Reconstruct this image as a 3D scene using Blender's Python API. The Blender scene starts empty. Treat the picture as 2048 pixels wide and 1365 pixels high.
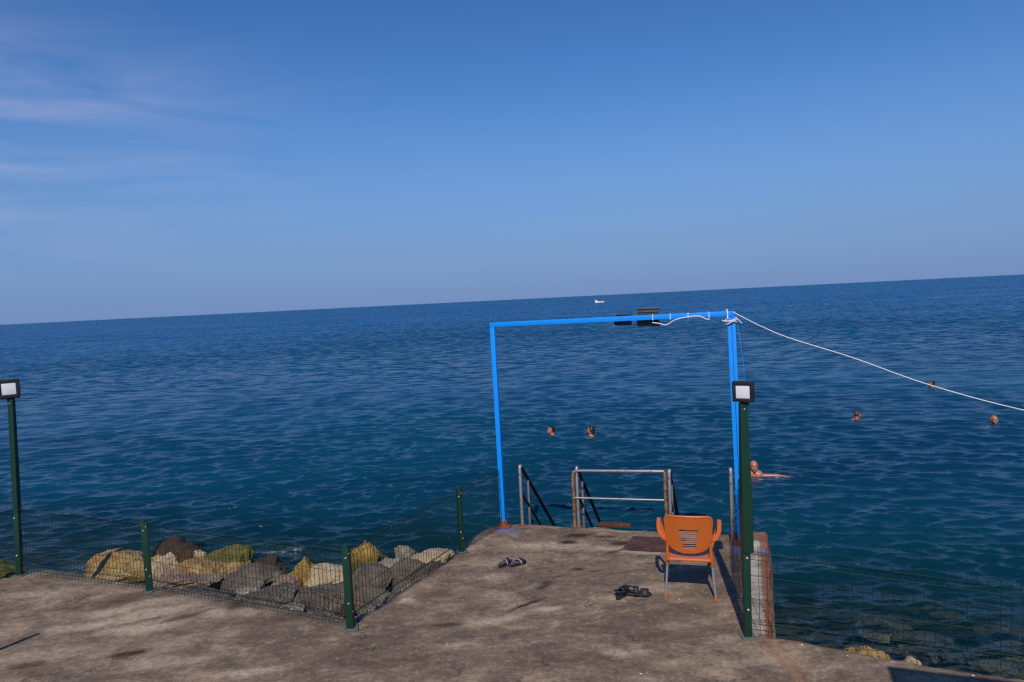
import bpy, bmesh, math, random
import numpy as np
from mathutils import Vector, Matrix
from mathutils import noise as mn

random.seed(7); rng = np.random.default_rng(7)
SC = bpy.context.scene
COL = SC.collection
R = math.radians
WATER_Z = -0.85

# ------------------------------------------------------------------ camera
cam_d = bpy.data.cameras.new('camera'); cam = bpy.data.objects.new('camera', cam_d); COL.objects.link(cam)
cam_d.sensor_width = 36; cam_d.lens = 36 * 1365 / 2048
cam_d.clip_start = .05; cam_d.clip_end = 90000
cam.matrix_world = Matrix.Translation((0, 0, 3.05)) @ Matrix.Rotation(R(90 - 3.475), 4, 'X') @ Matrix.Rotation(R(-2.82), 4, 'Z')
SC.camera = cam

# ------------------------------------------------------------------ light
SUN_EL = 44; SUN_DIR = Vector((-.155 * math.cos(R(SUN_EL)), -.988 * math.cos(R(SUN_EL)), math.sin(R(SUN_EL)))).normalized()
sd = bpy.data.lights.new('sun', 'SUN'); sd.energy = 4.0; sd.angle = R(.53); sd.color = (1, .88, .74)
so = bpy.data.objects.new('sun', sd); COL.objects.link(so)
so.rotation_euler = SUN_DIR.to_track_quat('Z', 'Y').to_euler()
w = bpy.data.worlds.new('World'); SC.world = w; w.use_nodes = True
nt = w.node_tree; nt.nodes.clear()
def N(tree, t, **k):
    n = tree.nodes.new(t)
    for a, b in k.items(): setattr(n, a, b)
    return n
sky = N(nt, 'ShaderNodeTexSky', sky_type='NISHITA', sun_disc=False)
sky.sun_elevation = R(SUN_EL); sky.sun_rotation = math.atan2(SUN_DIR.x, SUN_DIR.y)
sky.altitude = 0; sky.air_density = 1.0; sky.dust_density = .3; sky.ozone_density = 3.0
bg = N(nt, 'ShaderNodeBackground'); bg.inputs[1].default_value = .085
wo = N(nt, 'ShaderNodeOutputWorld')
# deeper, more saturated blue of the whole sky
hsv = N(nt, 'ShaderNodeHueSaturation'); hsv.inputs['Saturation'].default_value = 1.22; hsv.inputs['Value'].default_value = 1.0
nt.links.new(sky.outputs[0], hsv.inputs['Color'])
gam = N(nt, 'ShaderNodeMix', data_type='RGBA', blend_type='MULTIPLY'); gam.inputs[0].default_value = 1
gam.inputs[7].default_value = (.88, 1.06, 1.33, 1)
nt.links.new(hsv.outputs[0], gam.inputs[6])
# maritime haze: the blue pales only a little towards the horizon, all the way round
tc0 = N(nt, 'ShaderNodeTexCoord'); sx0 = N(nt, 'ShaderNodeSeparateXYZ'); nt.links.new(tc0.outputs['Generated'], sx0.inputs[0])
hz_ = N(nt, 'ShaderNodeMapRange', interpolation_type='SMOOTHSTEP'); hz_.inputs[1].default_value = .34; hz_.inputs[2].default_value = -.02; hz_.inputs[3].default_value = 0; hz_.inputs[4].default_value = .93
nt.links.new(sx0.outputs[2], hz_.inputs[0])
hm_ = N(nt, 'ShaderNodeMix', data_type='RGBA'); hm_.inputs[7].default_value = (1.72, 3.05, 6.3, 1)
nt.links.new(hz_.outputs[0], hm_.inputs[0]); nt.links.new(gam.outputs[2], hm_.inputs[6])
# thin cirrus: noise on the sky direction, stretched along the horizon
tc = N(nt, 'ShaderNodeTexCoord')
sx = N(nt, 'ShaderNodeSeparateXYZ'); nt.links.new(tc.outputs['Generated'], sx.inputs[0])
def M(op, a, b=None, c=None, tree=nt, clamp=False):
    n = tree.nodes.new('ShaderNodeMath'); n.operation = op; n.use_clamp = clamp
    for i, v in enumerate((a, b, c)):
        if v is None: continue
        if isinstance(v, (int, float)): n.inputs[i].default_value = v
        else: tree.links.new(v, n.inputs[i])
    return n.outputs[0]
mp = N(nt, 'ShaderNodeMapping'); mp.inputs['Scale'].default_value = (1.6, 1.6, 9.0); mp.inputs['Rotation'].default_value = (0, R(8), 0)
nt.links.new(tc.outputs['Generated'], mp.inputs[0])
nz = N(nt, 'ShaderNodeTexNoise'); nz.inputs['Scale'].default_value = 2.2; nz.inputs['Detail'].default_value = 7; nz.inputs['Roughness'].default_value = .5; nz.inputs['Distortion'].default_value = .9
nt.links.new(mp.outputs[0], nz.inputs['Vector'])
cr = N(nt, 'ShaderNodeMapRange'); cr.inputs[1].default_value = .40; cr.inputs[2].default_value = .72
nt.links.new(nz.outputs[0], cr.inputs[0])
# cirrus bank sits to the north-west, 10 to 25 degrees up
az = M('ARCTAN2', sx.outputs[0], sx.outputs[1])
da = M('DIVIDE', M('ADD', az, .82), .38); de = M('DIVIDE', M('SUBTRACT', sx.outputs[2], .215), .115)
bank = M('EXPONENT', M('MULTIPLY', M('ADD', M('POWER', M('ABSOLUTE', da), 2.5), M('MULTIPLY', de, de)), -1))
cm = M('MULTIPLY', cr.outputs[0], bank, clamp=True)
cm = M('MULTIPLY', cm, .55, clamp=True)
mc = N(nt, 'ShaderNodeMix', data_type='RGBA'); mc.inputs[7].default_value = (6.3, 6.2, 8.6, 1)
nt.links.new(cm, mc.inputs[0]); nt.links.new(hm_.outputs[2], mc.inputs[6])
nt.links.new(mc.outputs[2], bg.inputs[0]); nt.links.new(bg.outputs[0], wo.inputs[0])
SC.view_settings.view_transform = 'Standard'; SC.view_settings.look = 'None'
SC.view_settings.exposure = -0.05; SC.view_settings.gamma = 1
SC.cycles.max_bounces = 6; SC.cycles.transparent_max_bounces = 8; SC.cycles.caustics_reflective = False
SC.cycles.use_denoising = False; SC.cycles.filter_width = 1.3; SC.cycles.sample_clamp_indirect = 4; SC.cycles.sample_clamp_direct = 1.6

# ------------------------------------------------------------------ helpers
def tag(o, label=None, cat=None, group=None, kind=None):
    if label: o['label'] = label
    if cat: o['category'] = cat
    if group: o['group'] = group
    if kind: o['kind'] = kind
    return o
def empty(name, loc=(0, 0, 0), rz=0):
    o = bpy.data.objects.new(name, None); COL.objects.link(o); o.location = loc; o.rotation_euler = (0, 0, rz); o.empty_display_size = .1
    return o
def link_mesh(name, me, mat, parent=None):
    o = bpy.data.objects.new(name, me); COL.objects.link(o)
    if mat and not me.materials: me.materials.append(mat)
    if parent: o.parent = parent
    return o
def obj(name, bm, mat, parent=None, smooth=True):
    me = bpy.data.meshes.new(name); bm.to_mesh(me); bm.free()
    if smooth:
        for p in me.polygons: p.use_smooth = True
        me.set_sharp_from_angle(angle=R(38))
    return link_mesh(name, me, mat, parent)
def np_mesh(name, V, F, mat, parent=None, smooth=True):
    me = bpy.data.meshes.new(name)
    V = np.asarray(V, dtype=np.float32); F = np.asarray(F, dtype=np.int32)
    me.vertices.add(len(V)); me.vertices.foreach_set('co', V.ravel())
    me.loops.add(F.size); me.loops.foreach_set('vertex_index', F.ravel())
    me.polygons.add(len(F)); me.polygons.foreach_set('loop_start', np.arange(len(F), dtype=np.int32) * F.shape[1])
    me.update(calc_edges=True); me.validate()
    if smooth: me.polygons.foreach_set('use_smooth', np.ones(len(me.polygons), dtype=bool))
    return link_mesh(name, me, mat, parent)
def add_box(bm, c, s, rot=None, bev=0):
    b = bmesh.new(); bmesh.ops.create_cube(b, size=1)
    for v in b.verts: v.co = Vector((v.co.x * s[0], v.co.y * s[1], v.co.z * s[2]))
    if bev: bmesh.ops.bevel(b, geom=b.edges[:], offset=bev, segments=2, affect='EDGES', profile=.6)
    m = Matrix.Translation(c) @ (rot.to_4x4() if rot else Matrix.Identity(4))
    b.transform(m); me = bpy.data.meshes.new('t'); b.to_mesh(me); b.free(); bm.from_mesh(me); bpy.data.meshes.remove(me)
def add_tube(bm, pts, rad, seg=10, caps=True, squash=None):
    """tube through pts; rad is a number or list; parallel-transported frame"""
    pts = [Vector(p) for p in pts]; n = len(pts)
    rads = rad if isinstance(rad, (list, tuple)) else [rad] * n
    t0 = (pts[1] - pts[0]).normalized()
    up = Vector((0, 0, 1)) if abs(t0.z) < .9 else Vector((1, 0, 0))
    u = t0.cross(up).normalized(); rings = []
    for i in range(n):
        t = ((pts[min(i + 1, n - 1)] - pts[max(i - 1, 0)])).normalized()
        u = (u - t * u.dot(t)).normalized(); v = t.cross(u)
        ring = []
        for k in range(seg):
            a = 2 * math.pi * (k + .5) / seg
            ring.append(bm.verts.new(pts[i] + (u * math.cos(a) + v * math.sin(a) * (squash or 1)) * rads[i]))
        rings.append(ring)
    for i in range(n - 1):
        for k in range(seg):
            bm.faces.new((rings[i][k], rings[i][(k + 1) % seg], rings[i + 1][(k + 1) % seg], rings[i + 1][k]))
    if caps:
        bm.faces.new(rings[0][::-1]); bm.faces.new(rings[-1])
def add_bar(bm, a, b, w_, d_, roll_ref=(0, 1, 0), bev=0):
    a = Vector(a); b = Vector(b); t = (b - a); L = t.length; t.normalize()
    y = Vector(roll_ref); y = (y - t * y.dot(t)).normalized(); x = y.cross(t)
    m = Matrix((x, y, t)).transposed()
    add_box(bm, (a + b) / 2, (w_, d_, L), m, bev)
def catmull(P, n=8):
    P = [Vector(p) for p in P]; out = []
    for i in range(len(P) - 1):
        p0 = P[max(i - 1, 0)]; p1 = P[i]; p2 = P[i + 1]; p3 = P[min(i + 2, len(P) - 1)]
        for k in range(n):
            t = k / n
            out.append(.5 * ((2 * p1) + (p2 - p0) * t + (2 * p0 - 5 * p1 + 4 * p2 - p3) * t * t + (3 * p1 - p0 - 3 * p2 + p3) * t ** 3))
    out.append(P[-1]); return out
def ptube(name, pts, rad, mat, parent=None, seg=10):
    bm = bmesh.new(); add_tube(bm, pts, rad, seg); return obj(name, bm, mat, parent)

# ------------------------------------------------------------------ materials
class Mat:
    def __init__(s, name):
        s.m = bpy.data.materials.new(name); s.m.use_nodes = True; s.t = s.m.node_tree; s.t.nodes.clear()
        s.out = s.n('ShaderNodeOutputMaterial'); s.p = s.n('ShaderNodeBsdfPrincipled'); s.l(s.p.outputs[0], s.out.inputs[0])
    def n(s, t, **k): return N(s.t, t, **k)
    def l(s, a, b): s.t.links.new(a, b)
    def coord(s, scale=(1, 1, 1), rot=(0, 0, 0), kind='Object'):
        c = s.n('ShaderNodeTexCoord'); m = s.n('ShaderNodeMapping'); m.inputs['Scale'].default_value = scale; m.inputs['Rotation'].default_value = rot
        s.l(c.outputs[kind], m.inputs[0]); return m.outputs[0]
    def noise(s, vec, scale, detail=4, rough=.55, dist=0):
        n = s.n('ShaderNodeTexNoise'); n.inputs['Scale'].default_value = scale; n.inputs['Detail'].default_value = detail
        n.inputs['Roughness'].default_value = rough; n.inputs['Distortion'].default_value = dist
        if vec: s.l(vec, n.inputs['Vector'])
        return n.outputs[0]
    def voro(s, vec, scale, feature='F1'):
        n = s.n('ShaderNodeTexVoronoi', feature=feature); n.inputs['Scale'].default_value = scale
        s.l(vec, n.inputs['Vector']); return n.outputs[0]
    def ramp(s, f, stops):
        r = s.n('ShaderNodeValToRGB'); e = r.color_ramp.elements
        while len(e) < len(stops): e.new(.5)
        for i, (p, c) in enumerate(stops):
            e[i].position = p; e[i].color = (c, c, c, 1) if isinstance(c, (int, float)) else (*c, 1)
        s.l(f, r.inputs[0]); return r.outputs[0]
    def mix(s, f, a, b, blend='MIX'):
        n = s.n('ShaderNodeMix', data_type='RGBA', blend_type=blend)
        for i, v in ((0, f), (6, a), (7, b)):
            if isinstance(v, (int, float)): n.inputs[i].default_value = v if i == 0 else (v, v, v, 1)
            elif isinstance(v, tuple): n.inputs[i].default_value = (*v, 1)
            else: s.l(v, n.inputs[i])
        return n.outputs[2]
    def math(s, op, a, b=None, c=None, clamp=False): return M(op, a, b, c, tree=s.t, clamp=clamp)
    def bump(s, h, strength=.5, dist=.01, nrm=None):
        b = s.n('ShaderNodeBump'); b.inputs['Strength'].default_value = strength; b.inputs['Distance'].default_value = dist
        s.l(h, b.inputs['Height'])
        if nrm: s.l(nrm, b.inputs['Normal'])
        return b.outputs[0]
    def set(s, color=None, rough=None, metal=None, normal=None, spec=None, **k):
        for key, v in (('Base Color', color), ('Roughness', rough), ('Metallic', metal), ('Normal', normal), ('Specular IOR Level', spec)):
            if v is None: continue
            if isinstance(v, (int, float)): s.p.inputs[key].default_value = v
            elif isinstance(v, tuple): s.p.inputs[key].default_value = (*v, 1)
            else: s.l(v, s.p.inputs[key])
        return s
    def attr(s, name):
        a = s.n('ShaderNodeAttribute'); a.attribute_name = name; return a.outputs['Fac']

def worn(name, base, rough=.45, var=.25, wear=None, wear_amt=.6, scale=30, metal=0, bump=.15):
    m = Mat(name); c = m.coord()
    n1 = m.noise(c, scale * .25, 4); n2 = m.noise(c, scale * 2, 5, .65)
    dark = tuple(x * (1 - var) for x in base); lite = tuple(min(1, x * (1 + var)) for x in base)
    col = m.mix(n1, dark, lite)
    if wear:
        f = m.ramp(m.noise(c, scale, 6, .7, .4), [(wear_amt, 0), (min(1, wear_amt + .1), 1)])
        col = m.mix(f, col, wear)
    m.set(color=col, rough=m.math('ADD', rough - .08, m.math('MULTIPLY', n2, .2)), metal=metal, normal=m.bump(n2, bump, .003))
    return m.m

MAT = {}
MAT['green'] = worn('green_powder_coat', (.002, .034, .019), .45, .2, (.008, .06, .035), .72)
MAT['green_wire'] = worn('green_wire_coat', (.002, .024, .014), .5, .2)
MAT['blue'] = worn('blue_gloss_paint', (.001, .26, .88), .38, .07, (.004, .15, .50), .62, 22)
MAT['black'] = worn('black_plastic', (.012, .012, .014), .45, .2)
MAT['darkgrey'] = worn('dark_grey_metal', (.09, .085, .09), .5, .25)
MAT['diffuser'] = worn('white_diffuser', (.70, .72, .80), .3, .03)
MAT['steel_bolt'] = worn('galvanised_bolt', (.6, .62, .62), .35, .1, metal=.6)
MAT['pipe'] = worn('stainless_pipe_with_rust', (.50, .46, .42), .28, .2, (.20, .075, .02), .56, 22, .75)
MAT['pipe_shaded'] = worn('shaded_steel_pipe', (.035, .035, .037), .4, .3, (.10, .045, .02), .66, 20, .3)  # backlit shade of the sloping rails put into the base colour, plus rust
MAT['rusty_pipe'] = worn('rusty_pipe', (.38, .26, .15), .4, .3, (.22, .08, .02), .47, 16, .5)
MAT['rust'] = worn('rust', (.17, .045, .018), .85, .4, (.30, .10, .04), .55, 18)
MAT['rust_dark'] = worn('dark_red_rust', (.085, .020, .010), .85, .4, (.16, .06, .03), .55, 18)
MAT['zinc'] = worn('zinc_foot_plate', (.10, .12, .11), .45, .2, (.15, .09, .05), .6)
MAT['orange'] = worn('orange_plastic', (.50, .118, .020), .36, .12, None, .6, 20, 0, .04)
MAT['chairleg'] = worn('grey_blue_leg_tube', (.30, .40, .50), .3, .1, metal=.5)
MAT['rope'] = worn('white_rope', (.66, .66, .68), .8, .15)
MAT['cable'] = worn('white_cable', (.72, .72, .72), .45, .05)
MAT['sandal_black'] = worn('black_sandal_rubber', (.012, .013, .016), .6, .3)
MAT['sandal_insole'] = worn('grey_purple_insole', (.10, .085, .11), .75, .3)
MAT['sandal_strap'] = worn('pink_grey_strap_trim', (.45, .32, .34), .7, .2)
MAT['hull'] = worn('white_hull', (.8, .8, .8), .35, .04)
MAT['chip'] = worn('white_stone_chip', (.7, .68, .64), .8, .1)
MAT['skin_tan'] = worn('tanned_skin', (.33, .12, .06), .45, .15, None, .6, 30)
MAT['skin_pink'] = worn('sunburnt_skin', (.42, .15, .09), .42, .15, None, .6, 30)
MAT['hair_black'] = worn('black_hair', (.010, .008, .008), .4, .4)
MAT['hair_brown'] = worn('brown_hair', (.05, .026, .014), .5, .4)
MAT['hair_grey'] = worn('greying_hair', (.16, .13, .11), .6, .3)
MAT['swim_blue'] = worn('navy_swimwear', (.012, .015, .05), .6, .2)
MAT['swim_purple'] = worn('violet_swimwear', (.06, .02, .20), .6, .2)
MAT['eye'] = worn('eye', (.05, .04, .035), .15, .1)

# concrete of the jetty
m = Mat('weathered_concrete'); c = m.coord()
cs = m.coord((.8, 1.35, 1), (0, 0, R(-24)))
big = m.noise(cs, .75, 6, .62, .6); mid = m.noise(cs, 3.2, 8, .68, .4); fine = m.noise(c, 17, 8, .78); grit = m.voro(c, 130)
streak = m.noise(m.coord((1.2, 7, 1), (0, 0, R(-14))), 2.6, 6, .7, .5)
col = m.ramp(big, [(.30, (.120, .090, .068)), (.48, (.200, .148, .104)), (.66, (.31, .23, .158))])
col = m.mix(m.ramp(mid, [(.38, .95), (.58, 0)]), col, (.115, .082, .060))
col = m.mix(m.ramp(mid, [(.56, 0), (.74, .75)]), col, (.46, .34, .23))
col = m.mix(m.ramp(streak, [(.57, 0), (.74, .30)]), col, (.40, .32, .24))
col = m.mix(m.ramp(streak, [(.28, .3), (.42, 0)]), col, (.10, .073, .052))
och = m.ramp(m.noise(c, 1.9, 5, .6, 1.0), [(.60, 0), (.72, .5)])
col = m.mix(och, col, (.24, .145, .07))
col = m.mix(m.ramp(fine, [(.34, .6), (.5, 0)]), col, (.075, .06, .05))
col = m.mix(m.ramp(fine, [(.54, 0), (.70, .5)]), col, (.52, .43, .34))
# hairline scratches and crazing
crz = m.voro(m.coord((1, 1, 1)), 3.3, 'DISTANCE_TO_EDGE'); wv = m.noise(c, 5, 5)
crn = m.n('ShaderNodeTexVoronoi', feature='DISTANCE_TO_EDGE'); crn.inputs['Scale'].default_value = 5.5
wr = m.n('ShaderNodeVectorMath', operation='ADD'); nzc = m.n('ShaderNodeTexNoise'); nzc.inputs['Scale'].default_value = 4; nzc.inputs['Detail'].default_value = 5
m.l(c, nzc.inputs['Vector']); m.l(c, wr.inputs[0]); m.l(nzc.outputs[1], wr.inputs[1]); m.l(wr.outputs[0], crn.inputs['Vector'])
ck_ = m.n('ShaderNodeTexVoronoi', feature='DISTANCE_TO_EDGE'); ck_.inputs['Scale'].default_value = .75; m.l(wr.outputs[0], ck_.inputs['Vector'])
crack = m.math('MULTIPLY', m.ramp(ck_.outputs[0], [(.0, 1), (.007, 0)]), m.ramp(m.noise(c, .9, 3), [(.46, 0), (.54, .8)]))
col = m.mix(crack, col, (.035, .028, .024))
line = m.math('MULTIPLY', m.ramp(crn.outputs[0], [(.0, 1), (.018, 0)]), m.ramp(big, [(.42, 0), (.58, .55)]))
col = m.mix(line, col, (.40, .35, .30))
col = m.mix(m.attr('pale'), col, m.mix(m.ramp(fine, [(.35, 0), (.6, 1)]), (.32, .25, .19), (.62, .50, .38)))
st = m.attr('stain'); stn = m.math('MULTIPLY', st, m.ramp(m.noise(c, 9, 5, .6), [(.3, .7), (.5, 1.25)]), clamp=True)
col = m.mix(stn, col, (.040, .022, .012))
col = m.mix(m.attr('rust'), col, (.21, .065, .028))
col = m.mix(m.attr('bluepaint'), col, (.10, .16, .40))
col = m.mix(m.attr('whitewash'), col, m.mix(m.ramp(mid, [(.42, 0), (.6, 1)]), (.24, .20, .17), (.46, .43, .39)))
h = m.math('ADD', m.math('SUBTRACT', m.math('MULTIPLY', mid, .6), m.math('MULTIPLY', crack, .3)), m.math('ADD', m.math('MULTIPLY', fine, .35), m.math('MULTIPLY', grit, .12)))
m.set(color=col, rough=.9, normal=m.bump(h, .75, .03), spec=.25)
MAT['concrete'] = m.m

def rock_mat(name, a, b, c3, cav, scale=6, olive=None):
    m = Mat(name); c = m.coord(kind='Object')
    n1 = m.noise(c, scale * .5, 6, .6, .6); n2 = m.noise(c, scale * 2.4, 8, .7, .3); v = m.voro(c, scale * 2.1)
    col = m.ramp(n1, [(.34, a), (.52, b), (.68, c3)])
    cavf = m.ramp(n2, [(.30, .85), (.46, 0)])
    col = m.mix(cavf, col, cav)
    if olive:
        g = m.n('ShaderNodeNewGeometry'); sp = m.n('ShaderNodeSeparateXYZ'); m.l(g.outputs['Position'], sp.inputs[0])
        f = m.math('MULTIPLY_ADD', sp.outputs[2], -4.5, -2.3, clamp=False); f = m.math('ADD', f, m.math('MULTIPLY', n1, 1.2)); f = m.math('SUBTRACT', f, .5, clamp=True)
        col = m.mix(f, col, olive)
    pit = m.noise(c, scale * 6, 5, .7); col = m.mix(m.ramp(pit, [(.34, .75), (.46, 0)]), col, cav)
    m.set(color=col, rough=.85, spec=.3, normal=m.bump(m.math('ADD', m.math('ADD', n2, m.math('MULTIPLY', pit, .4)), m.math('MULTIPLY', v, .25)), 1.0, .06))
    return m.m
RM = {
 'yellow': rock_mat('yellow_ochre_limestone', (.25, .14, .045), (.41, .28, .11), (.52, .41, .23), (.055, .028, .014), olive=(.06, .055, .02)),
 'bright': rock_mat('bright_yellow_limestone', (.26, .16, .03), (.40, .27, .07), (.48, .38, .18), (.09, .05, .018), olive=(.11, .09, .02)),
 'beige': rock_mat('beige_limestone', (.38, .29, .18), (.52, .42, .28), (.58, .49, .36), (.18, .12, .07)),
 'olive': rock_mat('algae_covered_stone', (.07, .07, .018), (.15, .14, .03), (.24, .21, .05), (.02, .022, .01)),
 'brown': rock_mat('wet_brown_stone', (.045, .026, .018), (.075, .045, .03), (.11, .07, .045), (.012, .01, .008)),
 'grey': rock_mat('pale_grey_stone', (.27, .23, .19), (.36, .31, .26), (.44, .39, .33), (.14, .11, .09)),
 'mortar': rock_mat('rough_grey_rubble', (.11, .09, .075), (.17, .14, .115), (.27, .225, .185), (.045, .035, .028), 9),
 'pink': rock_mat('pinkish_stone', (.26, .16, .11), (.34, .23, .17), (.40, .30, .23), (.10, .06, .045), 8),
 'sub': rock_mat('submerged_stone', (.16, .13, .11), (.28, .22, .18), (.40, .33, .27), (.04, .035, .03)),
}

# water
m = Mat('sea_water'); c = m.coord()
geo = m.n('ShaderNodeNewGeometry'); far = m.attr('far'); res = m.attr('unresolved')
b2 = m.noise(m.coord((1, 1.8, 1), (0, 0, R(-20))), 16, 3, .55, .4); b1 = m.noise(m.coord((1, 2.0, 1), (0, 0, R(10))), 7, 3, .6, .4)
nb0 = m.bump(m.math('ADD', m.math('MULTIPLY', b1, .014), m.math('MULTIPLY', b2, .005)), 1.0, 1.0)
nfar = m.noise(m.coord((.022, .075, 1), (0, 0, R(3))), 1.0, 9, .70, .3)
patch = m.noise(m.coord((.05, .11, 1), (0, 0, R(-8))), 1.0, 5, .6, .6)
# chop too small for the mesh at a distance: slopes straight from a noise vector
nv = m.n('ShaderNodeTexNoise'); nv.inputs['Scale'].default_value = 1.0; nv.inputs['Detail'].default_value = 4; nv.inputs['Roughness'].default_value = .6
m.l(m.coord((1.1, 2.4, 1), (0, 0, R(5))), nv.inputs['Vector'])
sb = m.n('ShaderNodeVectorMath', operation='SUBTRACT'); sb.inputs[1].default_value = (.5, .5, .5); m.l(nv.outputs[1], sb.inputs[0])
ml = m.n('ShaderNodeVectorMath', operation='MULTIPLY'); ml.inputs[1].default_value = (2.3, 4.6, 0); m.l(sb.outputs[0], ml.inputs[0])
scl = m.n('ShaderNodeVectorMath', operation='SCALE'); m.l(ml.outputs[0], scl.inputs[0])
m.l(m.math('MULTIPLY', res, m.ramp(nfar, [(.36, .5), (.64, 1.0)])), scl.inputs['Scale'])
# distant chop is steeper on its shoreward lee faces
lee = m.n('ShaderNodeVectorMath', operation='SCALE'); lee.inputs[0].default_value = (0, -.26, 0); m.l(m.math('MULTIPLY', m.math('MULTIPLY', far, far), 2.2, clamp=True), lee.inputs['Scale'])
ad0 = m.n('ShaderNodeVectorMath', operation='ADD'); m.l(nb0, ad0.inputs[0]); m.l(lee.outputs[0], ad0.inputs[1])
ad = m.n('ShaderNodeVectorMath', operation='ADD'); m.l(ad0.outputs[0], ad.inputs[0]); m.l(scl.outputs[0], ad.inputs[1])
nrm_ = m.n('ShaderNodeVectorMath', operation='NORMALIZE'); m.l(ad.outputs[0], nrm_.inputs[0]); nb = nrm_.outputs[0]
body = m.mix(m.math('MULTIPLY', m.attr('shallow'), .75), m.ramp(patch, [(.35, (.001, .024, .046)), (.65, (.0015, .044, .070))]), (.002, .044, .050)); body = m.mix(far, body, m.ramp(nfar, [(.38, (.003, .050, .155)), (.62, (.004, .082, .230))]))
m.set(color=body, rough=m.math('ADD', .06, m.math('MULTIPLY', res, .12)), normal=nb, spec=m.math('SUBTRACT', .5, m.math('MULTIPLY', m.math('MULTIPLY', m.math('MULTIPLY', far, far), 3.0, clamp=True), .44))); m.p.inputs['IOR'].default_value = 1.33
fr = m.n('ShaderNodeFresnel'); fr.inputs[0].default_value = 1.33; m.l(nb, fr.inputs['Normal'])
gl = m.n('ShaderNodeBsdfGlossy'); gl.inputs['Roughness'].default_value = .05; m.l(nb, gl.inputs['Normal'])
tr = m.n('ShaderNodeBsdfTransparent'); tr.inputs[0].default_value = (.62, .74, .78, 1)
ms = m.n('ShaderNodeMixShader'); m.l(fr.outputs[0], ms.inputs[0]); m.l(tr.outputs[0], ms.inputs[1]); m.l(gl.outputs[0], ms.inputs[2])
ms2 = m.n('ShaderNodeMixShader'); m.l(m.attr('shallow'), ms2.inputs[0]); m.l(m.p.outputs[0], ms2.inputs[1]); m.l(ms.outputs[0], ms2.inputs[2])
foam = m.n('ShaderNodeBsdfDiffuse'); foam.inputs[0].default_value = (.62, .66, .70, 1)
fo = m.math('MULTIPLY', m.attr('foam'), m.ramp(m.noise(m.coord((1, 2.2, 1)), 9, 6, .7, .8), [(.50, 0), (.60, 1)]))
ms3 = m.n('ShaderNodeMixShader'); m.l(fo, ms3.inputs[0]); m.l(ms2.outputs[0], ms3.inputs[1]); m.l(foam.outputs[0], ms3.inputs[2])
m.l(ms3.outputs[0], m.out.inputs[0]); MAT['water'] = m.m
m = Mat('seabed_stones'); c = m.coord()
n1 = m.noise(c, 1.3, 7, .65, .5); n2 = m.noise(c, 9, 6, .65)
col = m.ramp(n1, [(.35, (.03, .03, .025)), (.55, (.10, .09, .07)), (.7, (.20, .17, .13))])
m.set(color=col, rough=.9, normal=m.bump(n2, .8, .05)); MAT['seabed'] = m.m
m = Mat('loose_rubble'); c = m.coord()
n1 = m.noise(c, 2.5, 7, .65, .5); n2 = m.noise(c, 16, 7, .7); v = m.voro(c, 11)
col = m.ramp(n1, [(.35, (.06, .05, .042)), (.5, (.12, .10, .085)), (.66, (.24, .205, .175))])
col = m.mix(m.ramp(v, [(.0, .7), (.25, 0)]), col, (.30, .27, .24)); col = m.mix(m.ramp(n2, [(.3, .8), (.45, 0)]), col, (.03, .025, .02))
m.set(color=col, rough=.92, normal=m.bump(m.math('ADD', n2, v), .9, .04)); MAT['rubble'] = m.m

# ------------------------------------------------------------------ sea
def dist_poly(X, Y, line):
    D = np.full(X.shape, 1e9)
    for (ax, ay), (bx, by) in zip(line[:-1], line[1:]):
        dx, dy = bx - ax, by - ay; L2 = dx * dx + dy * dy
        t = np.clip(((X - ax) * dx + (Y - ay) * dy) / L2, 0, 1)
        D = np.minimum(D, np.hypot(X - ax - t * dx, Y - ay - t * dy))
    return D
def inside(X, Y, poly):
    I = np.zeros(X.shape, bool); n = len(poly)
    for i in range(n):
        x1, y1 = poly[i]; x2, y2 = poly[(i + 1) % n]
        if y1 == y2: continue
        cnd = ((y1 > Y) != (y2 > Y)) & (X < (x2 - x1) * (Y - y1) / (y2 - y1) + x1)
        I ^= cnd
    return I
def vnoise(X, Y, s, seed=0, octs=4):
    """cheap value noise on arrays"""
    out = np.zeros(X.shape); amp = 1; tot = 0
    for o in range(octs):
        g = np.random.default_rng(seed + o).random((256, 256)); xs = X * s * 2 ** o + 37.3 * o; ys = Y * s * 2 ** o + 11.7 * o
        xi = np.floor(xs).astype(int); yi = np.floor(ys).astype(int); fx = xs - xi; fy = ys - yi
        fx = fx * fx * (3 - 2 * fx); fy = fy * fy * (3 - 2 * fy)
        a = g[xi % 256, yi % 256]; b = g[(xi + 1) % 256, yi % 256]; c_ = g[xi % 256, (yi + 1) % 256]; d = g[(xi + 1) % 256, (yi + 1) % 256]
        out += amp * ((a * (1 - fx) + b * fx) * (1 - fy) + (c_ * (1 - fx) + d * fx) * fy); tot += amp; amp *= .5
    return out / tot
EDGE = [(-16, 11.6), (-11.5, 9.95), (-8.6, 8.95), (-7.2, 8.42), (-6.28, 8.06), (-6.08, 8.25), (-5.89, 8.34), (-5.45, 8.14), (-4.67, 7.82), (-4.08, 7.59), (-3.49, 7.38), (-2.81, 7.08),
        (-2.18, 6.76), (-1.79, 6.61), (-1.50, 6.79), (-1.13, 7.51), (-.83, 8.13), (-.73, 8.46), (-.60, 8.81), (-.42, 9.08), (-.25, 9.17), (.02, 9.16),
        (.39, 9.05), (1.04, 8.86), (1.66, 8.66), (2.25, 8.46), (2.70, 8.31), (3.02, 8.24), (2.86, 7.77), (2.14, 5.80), (2.35, 5.71), (2.68, 5.52), (2.93, 5.37),
        (3.14, 5.25), (3.44, 5.10), (3.75, 4.97), (5.2, 4.35), (8, 3.2), (14, .8)]
LEFTLINE = EDGE[:15]
SIDE_LEFT = False
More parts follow.
